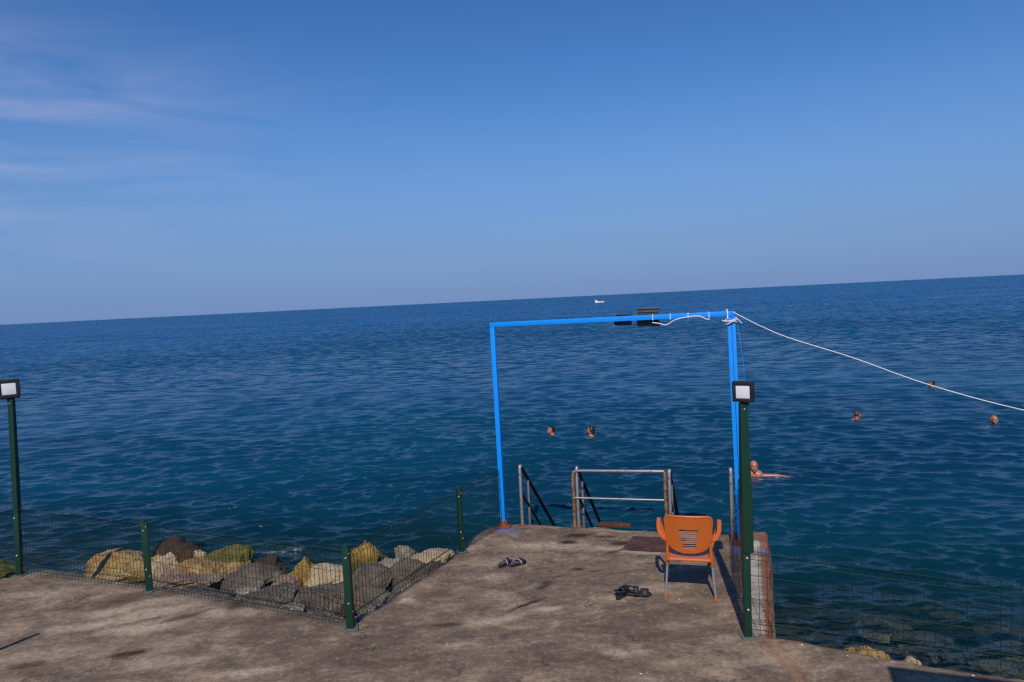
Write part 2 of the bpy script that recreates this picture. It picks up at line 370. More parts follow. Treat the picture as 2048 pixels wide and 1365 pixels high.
def make_sea():
    a1 = np.linspace(R(-52), R(52), 1150); a2 = np.linspace(R(52), R(308), 110)[1:-1]
    A = np.concatenate([a1, a2])
    r = [1.5]
    while r[-1] < 150: r.append(r[-1] + (.16 if r[-1] < 4.5 else max(.022, r[-1] ** 2 / (682 * 3.9) * .46)))
    while r[-1] < 40000: r.append(r[-1] * 1.08)
    r = np.array(r)
    RR, AA = np.meshgrid(r, A, indexing='ij'); X = RR * np.sin(AA); Y = RR * np.cos(AA)
    sp = np.maximum(np.gradient(r)[:, None] * np.ones_like(AA), RR * (R(104) / 1150))
    Z = np.zeros_like(X); DX = np.zeros_like(X); DY = np.zeros_like(X)
    g = np.random.default_rng(3); NW = 190
    lam = .10 * (2.4 / .10) ** g.random(NW); lam.sort()
    side = g.random(NW) < .5; th = np.where(side, R(-108), R(-84)) + g.normal(0, 1, NW) * np.where(lam > .35, R(10), R(17)); left_w = 1 / (1 + np.exp(X[:, :] / 4.0)); ph = g.random(NW) * 6.283
    gust = .62 + .75 * vnoise(X, Y, .11, 5, 3)
    near = RR[:, 0] < 130; ni = int(near.sum())
    Xn = X[:ni]; Yn = Y[:ni]; spn = sp[:ni]
    for L, t, p, sd_ in zip(lam, th, ph, side):
        k = 2 * math.pi / L; slope = .050 * math.exp(-(math.log(L / .32)) ** 2 / (2 * .68 ** 2))
        att = np.clip((L / spn - 2.0) / 2, 0, 1); a = slope / k * att * gust[:ni] * np.sqrt(.25 + 1.5 * (left_w[:ni] if sd_ == SIDE_LEFT else 1 - left_w[:ni]))
        q = k * (Xn * math.cos(t) + Yn * math.sin(t)) + p
        Z[:ni] += a * np.cos(q); s_ = np.sin(q) * a * .85
        DX[:ni] -= s_ * math.cos(t); DY[:ni] -= s_ * math.sin(t)
    # calmer water in the lee of the jetty and rocks
    V = np.stack([X + DX, Y + DY, WATER_Z + Z], -1).reshape(-1, 3)
    nr, na = X.shape; i = np.arange(nr - 1)[:, None]; j = np.arange(na)[None, :]; jn = (j + 1) % na
    F = np.stack([i * na + j + 0 * i, (i + 1) * na + j, (i + 1) * na + jn, i * na + jn], -1).reshape(-1, 4)
    o = np_mesh('sea', V, F[:, ::-1], MAT['water'])
    D = dist_poly(X, Y, LEFTLINE); DR = dist_poly(X, Y, EDGE[29:]); DP = dist_poly(X, Y, EDGE[14:30])
    nn = vnoise(X, Y, .5, 11, 3)
    sh = np.maximum(np.maximum(np.clip(1.35 - D / (3.2 + 2 * nn), 0, 1), np.clip(1.5 - DR / (3.0 + 2.0 * nn), 0, 1)), .6 * np.clip(1.2 - DP / 1.6, 0, 1)) * .85
    foam = np.zeros_like(X)
    for x, y, s in ((-2.95, 9.15, .45), (-3.3, 9.5, .4), (-2.2, 9.35, .35), (-6.4, 10.6, .5), (-5.9, 10.7, .3), (-2.6, 9.7, .3), (-3.9, 10.9, .25), (.75, 19.2, .22), (2.0, 18.6, .2), (10.1, 19.3, .2), (12.3, 17.6, .25), (5.4, 13.8, .3), (4.8, 13.7, .25)):
        foam = np.maximum(foam, (.7 if y < 12 else .4) * np.exp(-(((X - x) / s) ** 2 + ((Y - y) / (s * .45)) ** 2)))
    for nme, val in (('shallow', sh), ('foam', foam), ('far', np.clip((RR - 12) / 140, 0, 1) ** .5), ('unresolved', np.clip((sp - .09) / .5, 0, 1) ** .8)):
        at = o.data.attributes.new(nme, 'FLOAT', 'POINT'); at.data.foreach_set('value', val.astype(np.float32).ravel())
    tag(o, kind='structure')
make_sea()

# seabed and the rubble bank under the rocks
def make_bed():
    xs = np.concatenate([np.linspace(-60, -13, 24)[:-1], np.arange(-13, 9, .09), np.linspace(9, 60, 26)]); ys = np.concatenate([np.arange(3.0, 13, .09), np.linspace(13, 120, 40)])
    X, Y = np.meshgrid(xs, ys, indexing='ij'); D = dist_poly(X, Y, LEFTLINE)
    n = vnoise(X, Y, 1.2, 21, 4) - .5; Z = np.interp(D, [0, .3, .9, 2.0, 3.0, 6, 14, 60], [-.16, -.30, -.62, -.95, -1.25, -1.9, -3.2, -5.5]) + n * np.interp(D, [0, .5, 3, 6], [.08, .26, .35, .5])
    DR = dist_poly(X, Y, EDGE[29:]); Z2 = np.interp(DR, [0, 1, 4, 10, 60], [-1.15, -1.3, -1.7, -2.9, -5.5]) + n * .4
    Z = np.where(X > 0.6, Z2, Z); inl = inside(X, Y, EDGE + [(14, -8), (-16, -8)]); Z = np.where(inl, np.minimum(Z, -.45), Z)
    wgt = np.clip((X + .9) / 1.5, 0, 1); Z = np.where((X <= .6), Z * (1 - wgt) + Z2 * wgt, Z)
    V = np.stack([X, Y, Z], -1).reshape(-1, 3); na = X.shape[1]; i = np.arange(X.shape[0] - 1)[:, None]; j = np.arange(na - 1)[None, :]
    F = np.stack([i * na + j, (i + 1) * na + j, (i + 1) * na + j + 1, i * na + j + 1], -1).reshape(-1, 4)
    tag(np_mesh('seabed', V, F, MAT['rubble']), kind='structure')
make_bed()
bm = bmesh.new(); add_box(bm, (0, 20000, -6.3), (80000, 80000, .5)); tag(obj('deep_seabed', bm, MAT['seabed'], smooth=False), kind='structure')

# ------------------------------------------------------------------ jetty deck
def blobs(X, Y, L, seed, warp=.10):
    n1 = vnoise(X, Y, 3.0, seed, 4) - .5; n2 = vnoise(X, Y, 3.0, seed + 50, 4) - .5
    out = np.zeros(X.shape)
    for x, y, rx, ry, rot, a in L:
        c_, s_ = math.cos(R(rot)), math.sin(R(rot)); u = X - x + n1 * warp * 2; v = Y - y + n2 * warp * 2
        p = (u * c_ + v * s_) / rx; q = (-u * s_ + v * c_) / ry
        out = np.maximum(out, a * np.clip(1.6 - 1.3 * np.sqrt(p * p + q * q), 0, 1))
    return out
def make_deck():
    poly = EDGE + [(14, 4.4 - 8), (-16, 4.4 - 8)]
    s = .03; x0, x1, y0, y1 = -9.0, 5.4, 4.2, 9.4
    nx = int((x1 - x0) / s); ny = int((y1 - y0) / s)
    cx = x0 + (np.arange(nx) + .5) * s; cy = y0 + (np.arange(ny) + .5) * s; CX, CY = np.meshgrid(cx, cy, indexing='ij')
    wob = (vnoise(CX, CY, 4, 31, 3) - .5) * .09; wob2 = (vnoise(CX, CY, 4, 61, 3) - .5) * .09
    rough_w = np.where(CX < 1.9, 1, .45)
    I = inside(CX + wob * rough_w, CY + wob2 * rough_w, EDGE + [(14, -8), (-16, -8)])
    vid = -np.ones((nx + 1, ny + 1), int); use = np.zeros_like(vid, bool)
    for dx in (0, 1):
        for dy in (0, 1): use[dx:nx + dx, dy:ny + dy] |= I
    vid[use] = np.arange(use.sum()); gx = x0 + np.arange(nx + 1) * s; gy = y0 + np.arange(ny + 1) * s
    GX, GY = np.meshgrid(gx, gy, indexing='ij'); ii, jj = np.nonzero(I)
    F = np.stack([vid[ii, jj], vid[ii + 1, jj], vid[ii + 1, jj + 1], vid[ii, jj + 1]], -1)
    X = GX[use]; Y = GY[use]
    # boundary edges
    E = np.concatenate([F[:, [0, 1]], F[:, [1, 2]], F[:, [2, 3]], F[:, [3, 0]]]); nv = len(X)
    key = E[:, 0].astype(np.int64) * nv + E[:, 1]; rev = E[:, 1].astype(np.int64) * nv + E[:, 0]
    bd = E[~np.isin(key, rev)]
    for it in range(4):     # relax the stair-stepped border
        sxm = np.zeros(nv); sym = np.zeros(nv); cnt = np.zeros(nv)
        for a, b in ((0, 1), (1, 0)):
            np.add.at(sxm, bd[:, a], X[bd[:, b]]); np.add.at(sym, bd[:, a], Y[bd[:, b]]); np.add.at(cnt, bd[:, a], 1)
        k = (cnt == 2) & (Y > y0 + .02) & (X > x0 + .02) & (X < x1 - .02); X = np.where(k, .5 * X + .5 * sxm / np.maximum(cnt, 1), X); Y = np.where(k, .5 * Y + .5 * sym / np.maximum(cnt, 1), Y)
    D = dist_poly(X, Y, EDGE); Z = (vnoise(X, Y, .8, 41, 3) - .5) * .016 + (vnoise(X, Y, 7, 43, 3) - .5) * .008
    edge = np.exp(-D / np.where(X < 1.9, .05, .012)); Z -= edge * (.015 + .05 * vnoise(X, Y, 2.2, 44, 3)) * np.where(X < 1.9, 1, .5)
    # raised, broken corner block and low kerb strip on the right-hand side
    kerb = inside(X, Y, [(2.66, 7.97), (2.60, 8.36), (3.1, 8.3), (2.92, 7.85)]); Z += kerb * .05
    Z = np.where(Y < y0 + .2, Z * np.clip((Y - y0) / .2, 0, 1), Z)
    V0 = np.stack([X, Y, Z], -1); bv, inv = np.unique(bd.ravel(), return_inverse=True); inv = inv.reshape(bd.shape)
    layers = [V0]; base = nv; Fs = [F]; prev = bv
    nrm_c = np.stack([vnoise(X[bv], Y[bv], 5, 71, 3) - .5, vnoise(X[bv], Y[bv], 5, 72, 3) - .5], -1)
    for q, (z, off) in enumerate(((-.05, .02), (-.16, .10), (-.45, .16), (-1.3, .2), (-3, .2))):
        keep = (Y[bv] > y0 + .01)[:, None]
        L = np.stack([X[bv] + nrm_c[:, 0] * off * keep[:, 0], Y[bv] + nrm_c[:, 1] * off * keep[:, 0], np.full(len(bv), float(z))], -1)
        layers.append(L); cur = base + np.arange(len(bv))
        Fs.append(np.stack([prev[inv[:, 1]], prev[inv[:, 0]], cur[inv[:, 0]], cur[inv[:, 1]]], -1)); prev = cur; base += len(bv)
    V = np.concatenate(layers); o = np_mesh('jetty_deck', V, np.concatenate(Fs), MAT['concrete'])
    o.data.set_sharp_from_angle(angle=R(50))
    X = V[:, 0]; Y = V[:, 1]; ZZ = V[:, 2]
    stain = blobs(X, Y, [(.74, 8.58, .24, .09, 8, .85), (1.05, 8.47, .16, .07, -10, .8), (.58, 8.34, .14, .07, 0, .85), (1.24, 8.20, .17, .08, 0, .85), (1.1, 8.3, .3, .05, -17, .5), (-3.0, 7.0, .12, .25, 10, .5), (-2.6, 6.6, .4, .15, 10, .35), (-4.6, 7.2, .6, .16, 15, .4), (-3.5, 6.75, .3, .06, 30, .6), (.4, 5.6, .5, .12, 8, .3), (1.3, 5.9, .4, .1, 0, .25), (-1.2, 5.7, .5, .08, 5, .35), (1.05, 7.95, .12, .06, 20, .6), (1.02, 7.93, .1, .05, 20, .5), (1.18, 7.99, .06, .03, 10, .8),
        (.60, 7.47, .10, .07, 10, .75), (.80, 7.40, .10, .035, 5, .7), (.07, 7.46 - .5, .05, .05, 0, .0), (.26, 7.12, .09, .07, 20, .75), (.20, 7.02, .09, .05, 20, .75), (.47, 7.05, .05, .03, 0, .5), (.42, 7.33, .12, .03, 20, .5),
        (.02, 6.66, .22, .035, 32, .85), (-.14, 6.56, .14, .03, 28, .5), (-.74, 6.30, .16, .045, 5, .7), (-3.63, 6.06, .17, .06, 8, .8), (-4.46, 5.94, .16, .07, 10, .6), (1.42, 7.55, .07, .03, 0, .6), (-1.55, 6.0, .12, .03, 8, .4),
        (-.05, 6.1, .35, .06, 12, .25), (2.35, 7.2, .05, .5, -19, .25)], 101, .05)
    pale = blobs(X, Y, [(-4.38, 6.69, .35, .12, 20, .55), (-4.15, 7.05, .55, .12, 18, .5), (-3.86, 6.90, .5, .14, 22, .6), (-3.75, 6.58, .4, .14, 15, .65), (-3.13, 6.83, .40, .14, -5, .55), (-3.3, 6.24, .35, .12, 10, .3),
        (-2.36, 5.63, .3, .07, 5, .6), (.19, 6.52, .18, .06, 5, .65), (-.3, 6.36, .35, .07, 12, .5), (-.72, 5.94, .16, .05, 0, .55), (.79, 5.66, .12, .05, 0, .8), (.98, 5.67, .1, .04, 0, .4), (-1.83, 6.95, .3, .1, 0, .4), (-5.57, 7.52, .6, .12, 5, .4),
        (-.26, 7.43, .2, .12, 0, .25), (.35, 8.28, .6, .14, -10, .4), (1.2, 8.05, .6, .08, -15, .4), (1.5, 8.6, .8, .05, -17, .5), (.3, 9.0, .5, .06, -15, .4), (-1.25, 6.9, .1, .06, 30, .6), (1.5, 7.9, .5, .05, -15, .5),
        (-3.2, 5.9, .5, .1, 10, .35), (-4.4, 6.1, .5, .12, 8, .35), (1.3, 6.9, .3, .1, 5, .3), (1.8, 5.4, .25, .05, 0, .3)], 131, .12)
    rust = blobs(X, Y, [(-.22, 9.06, .12, .10, 0, .9), (-.33, 8.95, .12, .12, 0, .8), (.05, 9.08, .35, .06, -17, .55), (.72, 8.92, .2, .05, -17, .5), (2.35, 8.35, .6, .06, -17, .7), (2.85, 8.15, .16, .10, 0, .6), (2.92, 7.95, .06, .3, 20, .8), (-.22, 8.45, .2, .02, 40, 0), (-1.0, 7.6, .12, .05, 60, .7),
        (2.38, 6.92, .14, .05, -25, .9), (2.45, 6.78, .04, .12, 20, .8), (2.26, 7.05, .10, .05, 0, .7), (2.15, 6.1, .035, .5, 20, .75), (2.45, 6.75, .03, .6, 20, .8), (2.75, 7.6, .03, .6, 20, .8), (2.08, 5.45, .07, .6, 2, .42), (2.08, 5.45, .07, .6, 2, .3), (2.2, 5.75, .2, .05, -20, .5), (2.7, 5.5, .3, .03, -28, .4)], 161, .04)
    DE = dist_poly(X, Y, [(3.02, 8.24), (2.86, 7.77), (2.14, 5.80)]); rust = np.maximum(rust, np.clip(1.5 - DE / (.035 + .05 * vnoise(X, Y, 6, 77, 3)), 0, 1) * .85)
    slab = np.clip(1 - np.abs(X - (2.11 - (5.7 - Y) * .03)) / .05, 0, 1) * (Y < 5.75)
    pale = np.maximum(pale, slab * .35)
    bp = blobs(X, Y, [(-.22, 8.9, .12, .12, 0, .8), (-.10, 8.83, .1, .1, 0, .5), (2.55, 7.85, .10, .1, 0, .9), (2.72, 7.78, .10, .1, 0, .7), (2.84, 7.75, .07, .1, 0, .7)], 191, .06)
    ww = inside(X, Y, [(1.99, 5.85), (2.66, 7.97), (2.82, 7.97), (2.10, 5.85)]).astype(float) * .95
    for nme, val in (('stain', stain), ('pale', pale), ('rust', rust), ('bluepaint', bp), ('whitewash', ww)):
        val = np.where(ZZ < -.1, 0, val)
        at = o.data.attributes.new(nme, 'FLOAT', 'POINT'); at.data.foreach_set('value', val.astype(np.float32))
    tag(o, kind='structure')
    # coarse remainder of the terrace behind and beside the view
    bm = bmesh.new()
    def prism(P):
        t = [bm.verts.new((x, y, 0)) for x, y in P]; b = [bm.verts.new((x, y, -3)) for x, y in P]
        f = bm.faces.new(t); bm.faces.new(b[::-1])
        for i in range(len(P)): bm.faces.new((t[i], b[i], b[(i + 1) % len(P)], t[(i + 1) % len(P)]))
    prism([(-16, -8), (14, -8), (14, .8), (8, 3.2), (5.4, 4.2), (-16, 4.2)][::1])
    prism([(-16, 4.205), (-9.005, 4.205), (-9.005, 9.09), (-11.5, 9.95), (-16, 11.6)])
    bmesh.ops.recalc_face_normals(bm, faces=bm.faces[:])
    tag(obj('terrace_pavement', bm, MAT['concrete'], smooth=False), kind='structure')
make_deck()

# ------------------------------------------------------------------ rocks
def make_rock(name, loc, size, mat, label, group, seed, flat=.0, pointy=0, sub=5):
    g = random.Random(seed); bm = bmesh.new(); bmesh.ops.create_icosphere(bm, subdivisions=sub, radius=1)
    planes = [(Vector((g.gauss(0, 1), g.gauss(0, 1), g.gauss(0, .8))).normalized(), g.uniform(.50, .84)) for _ in range(15)]
    off = Vector((g.random() * 90, g.random() * 90, g.random() * 90))
    for v in bm.verts:
        p = v.co.copy()
        for nrm, d in planes:
            e = p.dot(nrm) - d
            if e > 0: p -= nrm * e * .96
        if pointy and p.z > 0: p.x *= 1 - pointy * p.z; p.y *= 1 - pointy * p.z
        dsp = mn.fractal(p * 1.5 + off, 1, 2, 4) * .12 + mn.fractal(p * 5 + off, 1, 2, 4) * .06 - abs(mn.noise(p * 2.6 + off * 1.7)) * .07
        p += v.co * dsp; v.co = Vector((p.x * size[0] / 2 * 1.30, p.y * size[1] / 2 * 1.25, p.z * size[2] / 2 * 1.25))
    for f in bm.faces: f.smooth = True
    me = bpy.data.meshes.new(name); bm.to_mesh(me); bm.free(); me.set_sharp_from_angle(angle=R(34)); o = link_mesh(name, me, mat)
    o.location = loc; o.rotation_euler = (g.uniform(-.12, .12), g.uniform(-.12, .12), g.uniform(-.5, .5))
    tag(o, label, 'rock', group); return o
GL = 'boulders along the shore left of the jetty'
ROCKS = [
 ('yellow', -5.78, 9.56, -.55, .86, .36, 0, 'low golden boulder with brown hollows between the left lamp post and next fence post'),
 ('yellow', -5.36, 9.80, -.57, .36, .22, 0, 'small dark yellow boulder half hidden behind the fence post right of the left lamp'),
 ('brown', -5.42, 10.55, -.76, .62, .44, 0, 'dark wet brown boulder rising furthest out behind the beige pyramid rock'),
 ('beige', -4.98, 10.30, -.66, .17, .30, .2, 'small pale upright stone perched between dark brown and green rocks'),
 ('olive', -4.44, 10.14, -.78, .74, .40, 0, 'large rock covered in olive green algae at the water edge'),
 ('beige', -5.00, 9.43, -.58, .46, .46, .35, 'pale beige pyramid shaped rock just right of the second fence post'),
 ('yellow', -4.36, 9.33, -.58, .74, .38, 0, 'broad yellow boulder with dark pits in the middle of the left rock heap'),
 ('pink', -4.55, 8.85, -.46, .66, .16, 0, 'low pinkish slab in front of the beige pyramid rock'),
 ('brown', -3.90, 10.2, -.84, .60, .24, 0, 'flat dark brown rock awash right of the algae covered one'),
 ('mortar', -3.55, 8.60, -.46, .66, .32, 0, 'grey brown rounded boulder below the broad yellow one'),
 ('olive', -3.17, 8.80, -.52, .28, .26, 0, 'small dark green stone between the grey boulder and the splash of foam'),
 ('pink', -3.02, 8.42, -.40, .30, .18, 0, 'small pink topped stone left of the yellow dome rock'),
 ('bright', -2.86, 8.66, -.46, .36, .42, .25, 'yellow dome shaped rock left of the corner fence post'),
 ('olive', -2.66, 8.85, -.52, .36, .30, 0, 'dark olive stone leaning against the yellow dome rock'),
 ('mortar', -2.98, 7.87, -.36, .74, .30, 0, 'large lumpy grey mound of old mortar close behind the front fence'),
 ('beige', -2.50, 8.54, -.44, .52, .26, 0, 'long tan boulder reaching behind the corner fence post'),
 ('mortar', -2.31, 7.80, -.36, .52, .34, 0, 'grey and brown crumbling boulder just left of the corner fence post'),
 ('bright', -2.29, 9.94, -.76, .52, .50, .35, 'tall bright yellow rock with greenish side right of the corner fence post'),
 ('olive', -2.52, 10.30, -.76, .30, .22, 0, 'dark olive rock peeking out behind the tall bright yellow one'),
 ('grey', -1.69, 9.91, -.76, .36, .52, .45, 'pale grey pointed rock standing by itself near the pier fence'),
 ('grey', -1.86, 9.10, -.60, .40, .36, .1, 'pale grey slanting block below the pointed grey rock'),
 ('mortar', -1.97, 8.34, -.46, .58, .36, 0, 'rounded dark grey brown boulder directly behind the corner fence post'),
 ('beige', -1.30, 9.55, -.66, .50, .26, 0, 'low tan rubble slope beside the third fence post'),
 ('mortar', -1.78, 7.65, -.36, .40, .26, 0, 'rough grey lump at the foot of the pier fence near the corner post'),
 ('olive', -7.70, 9.75, -.60, .60, .26, 0, 'dark olive rock at the left edge of the picture'),
 ('pink', -4.72, 9.05, -.50, .34, .22, 0, 'reddish stone wedged under the beige pyramid rock'),
 ('mortar', -1.45, 8.35, -.36, .40, .30, 0, 'brownish lump against the side of the pier halfway along its fence'),
 ('grey', -2.60, 7.35, -.30, .34, .14, 0, 'flat whitish piece of broken concrete behind the front fence'),
 ('grey', -3.35, 8.05, -.34, .26, .16, 0, 'small whitish stone between the grey mounds'),
 ('mortar', -3.75, 8.00, -.36, .50, .24, 0, 'dark grey rubble lump left of the large mortar mound'),
 ('mortar', -1.05, 8.15, -.26, .34, .26, 0, 'grey lump of mortar stuck to the pier next to the third fence post'),
]
for i, (mt, x, y, z, wd, ht, pt, lab) in enumerate(ROCKS):
    pt *= .45; wd *= 1.18; ht *= 1.08
    make_rock('boulder', (x, y, z - .02), (wd, wd * .85, ht * 1.25), RM[mt], lab, GL, 100 + i, pointy=pt, sub=5 if wd > .75 else 4)
make_rock('boulder', (3.08, 6.00, -.40), (.38, .30, .28), RM['yellow'], 'yellow rock showing just over the pavement edge right of the jetty', 'rocks right of the jetty', 301)
make_rock('boulder', (3.38, 5.84, -.39), (.26, .24, .24), RM['beige'], 'small beige rock beside the yellow one over the right pavement edge', 'rocks right of the jetty', 302)
SUBM = [(5.21, 8.34, .42), (4.3, 8.06, .6), (4.49, 7.5, .7), (5.05, 7.2, .6), (3.97, 7.35, .7), (4.54, 6.9, .6), (5.8, 7.9, .8), (6.5, 8.6, .7), (3.5, 7.0, .6), (5.5, 6.6, .7), (3.3, 6.3, .5), (4.9, 6.1, .7), (6.4, 7.2, .7),
        (-3.4, 10.66, .8), (-6.98, 11.0, .9), (-4.2, 11.15, .7), (-2.9, 10.7, .7), (-6.2, 10.7, .7), (-2.1, 10.6, .6), (-7.8, 10.9, .9), (-5.0, 11.0, .6)]
for i, (x, y, s) in enumerate(SUBM):
    side = 'right of the jetty' if x > 0 else 'off the left rocks'
    tag(make_rock('submerged_rock', (x, y, -1.14), (s, s * .8, s * .34), RM['sub'], '', None, 400 + i, sub=3),
        'pale round stone just under the water right of the jetty' if i == 0 else f'dark submerged stone under the shallow water {side}', 'submerged rock', f'submerged stones {side}')

def make_scree():
    g = random.Random(55); bm = bmesh.new()
    for q in range(520):
        a = Vector((*PTS[g.randrange(len(PTS))], 0)); d = g.random() ** 1.3
        x = a.x + g.uniform(-.12, .12) + (.25 if a.x < -1.7 else -.5) * d; y = a.y + (.55 if a.x < -1.7 else .1) * d + g.uniform(-.08, .12)
        s = g.uniform(.03, .11); z = -.16 - .28 * d
        b = bmesh.new(); bmesh.ops.create_icosphere(b, subdivisions=1, radius=1)
        for v in b.verts: v.co = Vector((v.co.x * s * g.uniform(.8, 1.2), v.co.y * s * g.uniform(.7, 1.1), v.co.z * s * g.uniform(.5, .9)))
        b.transform(Matrix.Translation((x, y, z)) @ Matrix.Rotation(g.random() * 6, 4, 'Z')); me = bpy.data.meshes.new('t'); b.to_mesh(me); b.free(); bm.from_mesh(me); bpy.data.meshes.remove(me)
    tag(obj('scree', bm, MAT['rubble'], smooth=False), 'loose grey rubble and mortar pieces between the mesh fence and the boulders', 'rubble', kind='stuff')
PTS = [(-4.9 + 3.1 * k / 60, np.interp(-4.9 + 3.1 * k / 60, [-5.45, -4.67, -4.08, -3.49, -2.81, -2.18, -1.79], [8.14, 7.82, 7.59, 7.38, 7.08, 6.76, 6.61])) for k in range(61)] + [(-1.6 + .8 * k / 30, 6.75 + 1.4 * k / 30) for k in range(31)]
make_scree()
# ------------------------------------------------------------------ fences
def wire_panel(parent, p0, p1, h0, h1, z0=.02, dv=.05, levels=None, out=(0, 1), name='wire_mesh', rad=.0029):
    p0 = np.array(p0, float); p1 = np.array(p1, float); L = np.hypot(*(p1 - p0)); t = (p1 - p0) / L; nrm = np.array([-t[1], t[0]])
    if nrm @ np.array(out) < 0: nrm = -nrm
    prof = levels or [(0, 0), (.05, 0), (.085, .035), (.12, 0), (.32, 0), (.52, 0), (.66, 0), (.695, .035), (.73, 0), (.78, 0)]
    V = []; F = []
    def seg(a, b, r):
        d = b - a; d = d / (np.linalg.norm(d) + 1e-9); u = np.cross(d, [0, 0, 1.]) if abs(d[2]) < .9 else np.cross(d, [1., 0, 0]); u /= np.linalg.norm(u); v = np.cross(d, u)
        n = len(V)
        for q in (a, b):
            for k in range(3): V.append(q + r * (u * math.cos(k * 2.0944) + v * math.sin(k * 2.0944)))
        for k in range(3): F.append((n + k, n + (k + 1) % 3, n + 3 + (k + 1) % 3, n + 3 + k))
    def P(s, z, o):
        hs = (h0 + (h1 - h0) * s / L) / .78; wav = .006 * math.sin(s * 2.3 + p0[0]) * (z / .8)
        q = p0 + t * s + nrm * (o + wav); return np.array([q[0], q[1], z0 + z * hs])
    n = int(L / dv); j = [(random.uniform(-.004, .004), random.uniform(-.012, .015)) for _ in range(n + 1)]
    for i in range(n + 1):
        s = i * L / n
        for (za, oa), (zb, ob) in zip(prof[:-1], prof[1:]): seg(P(s + (j[i][0] if 0 < i < n else 0), za, oa), P(s + (j[i][0] if 0 < i < n else 0), zb, ob), rad)
    for za, oa in prof[1:-1]:
        m_ = max(2, int(L / .25))
        for i in range(m_): seg(P(i * L / m_, za, oa), P((i + 1) * L / m_, za, oa), rad)
    o = np_mesh(name, V, F, MAT['green_wire'], parent, smooth=False); tag(o, kind='stuff'); return o
def bolt(parent, x, y, z, ny=-1, r=.009):
    bm = bmesh.new(); add_tube(bm, [(x, y, z), (x, y + ny * .006, z), (x, y + ny * .010, z)], [r, r, r * .6], 10); return obj('bolt', bm, MAT['steel_bolt'], parent)
def fence_post(parent, x, y, h=.80, w_=.07, rz=0, lean=(0, 0)):
    bm = bmesh.new(); add_bar(bm, (x, y, .01), (x + lean[0], y + lean[1], h), w_, w_ * .85, (math.sin(rz), math.cos(rz), 0), .009)
    add_tube(bm, [(x + lean[0], y + lean[1], h - .01), (x + lean[0], y + lean[1], h + .012), (x + lean[0], y + lean[1], h + .022)], [w_ * .52, w_ * .5, w_ * .3], 12)
    p = obj('post', bm, MAT['green'], parent)
    bolt(p, x, y - w_ * .43, .26); bolt(p, x + lean[0], y + lean[1] - w_ * .43, h - .10)
    bolt(p, x + w_ * .4, y - w_ * .3, .18, -1, .007); bolt(p, x + w_ * .4 + lean[0], y - w_ * .3, h - .06, -1, .007)
    bm = bmesh.new(); add_box(bm, (x, y, .008), (.14, .12, .012), Matrix.Rotation(rz, 3, 'Z'), .003)
    for sx_, sy_ in ((-1, -1), (1, -1), (1, 1), (-1, 1)): add_tube(bm, [(x + sx_ * .052, y + sy_ * .043, .014), (x + sx_ * .052, y + sy_ * .043, .03)], .008, 6)
    obj('foot_plate', bm, MAT['zinc'], parent)
LP = (-6.106, 8.115); PA = (-4.18, 7.453); PB = (-1.665, 6.326); PC = (-.737, 8.173); GL_ = (-.231, 9.016); LR = (1.935, 5.803); GR_ = (2.60, 7.98)
f1 = empty('wire_fence', (0, 0, 0)); tag(f1, 'green wire mesh fence zigzagging left of the jetty above the boulders', 'fence', 'green wire mesh fences')
fence_post(f1, *PA, rz=R(-22)); fence_post(f1, *PB, rz=R(10)); fence_post(f1, *PC, rz=R(25), w_=.06)
wire_panel(f1, (-9.2, 9.25), LP, .80, .80); wire_panel(f1, LP, PA, .86, .80); wire_panel(f1, PA, PB, .80, .78)
wire_panel(f1, PB, PC, .78, .78, out=(-1, 0)); wire_panel(f1, PC, GL_, .78, .78, out=(-1, 0))
f2 = empty('wire_fence', (0, 0, 0)); tag(f2, 'green wire mesh fence running off right from the tall lamp post by the water', 'fence', 'green wire mesh fences')
PR = (4.20, 4.90)
fence_post(f2, *PR, rz=R(-22)); fence_post(f2, 6.6, 3.92, rz=R(-22))
lv = [(0, 0), (.05, 0), (.085, .03), (.12, 0), (.21, 0), (.30, 0), (.39, 0), (.48, 0), (.57, 0), (.66, 0), (.695, .03), (.73, 0), (.78, 0)]
wire_panel(f2, (LR[0] + .03, LR[1]), PR, .80, .66, dv=.072); wire_panel(f2, PR, (6.6, 3.92), .66, .7, dv=.072, levels=lv)
wire_panel(f2, LR, GR_, .80, .80, dv=.06, out=(1, 0), levels=lv)

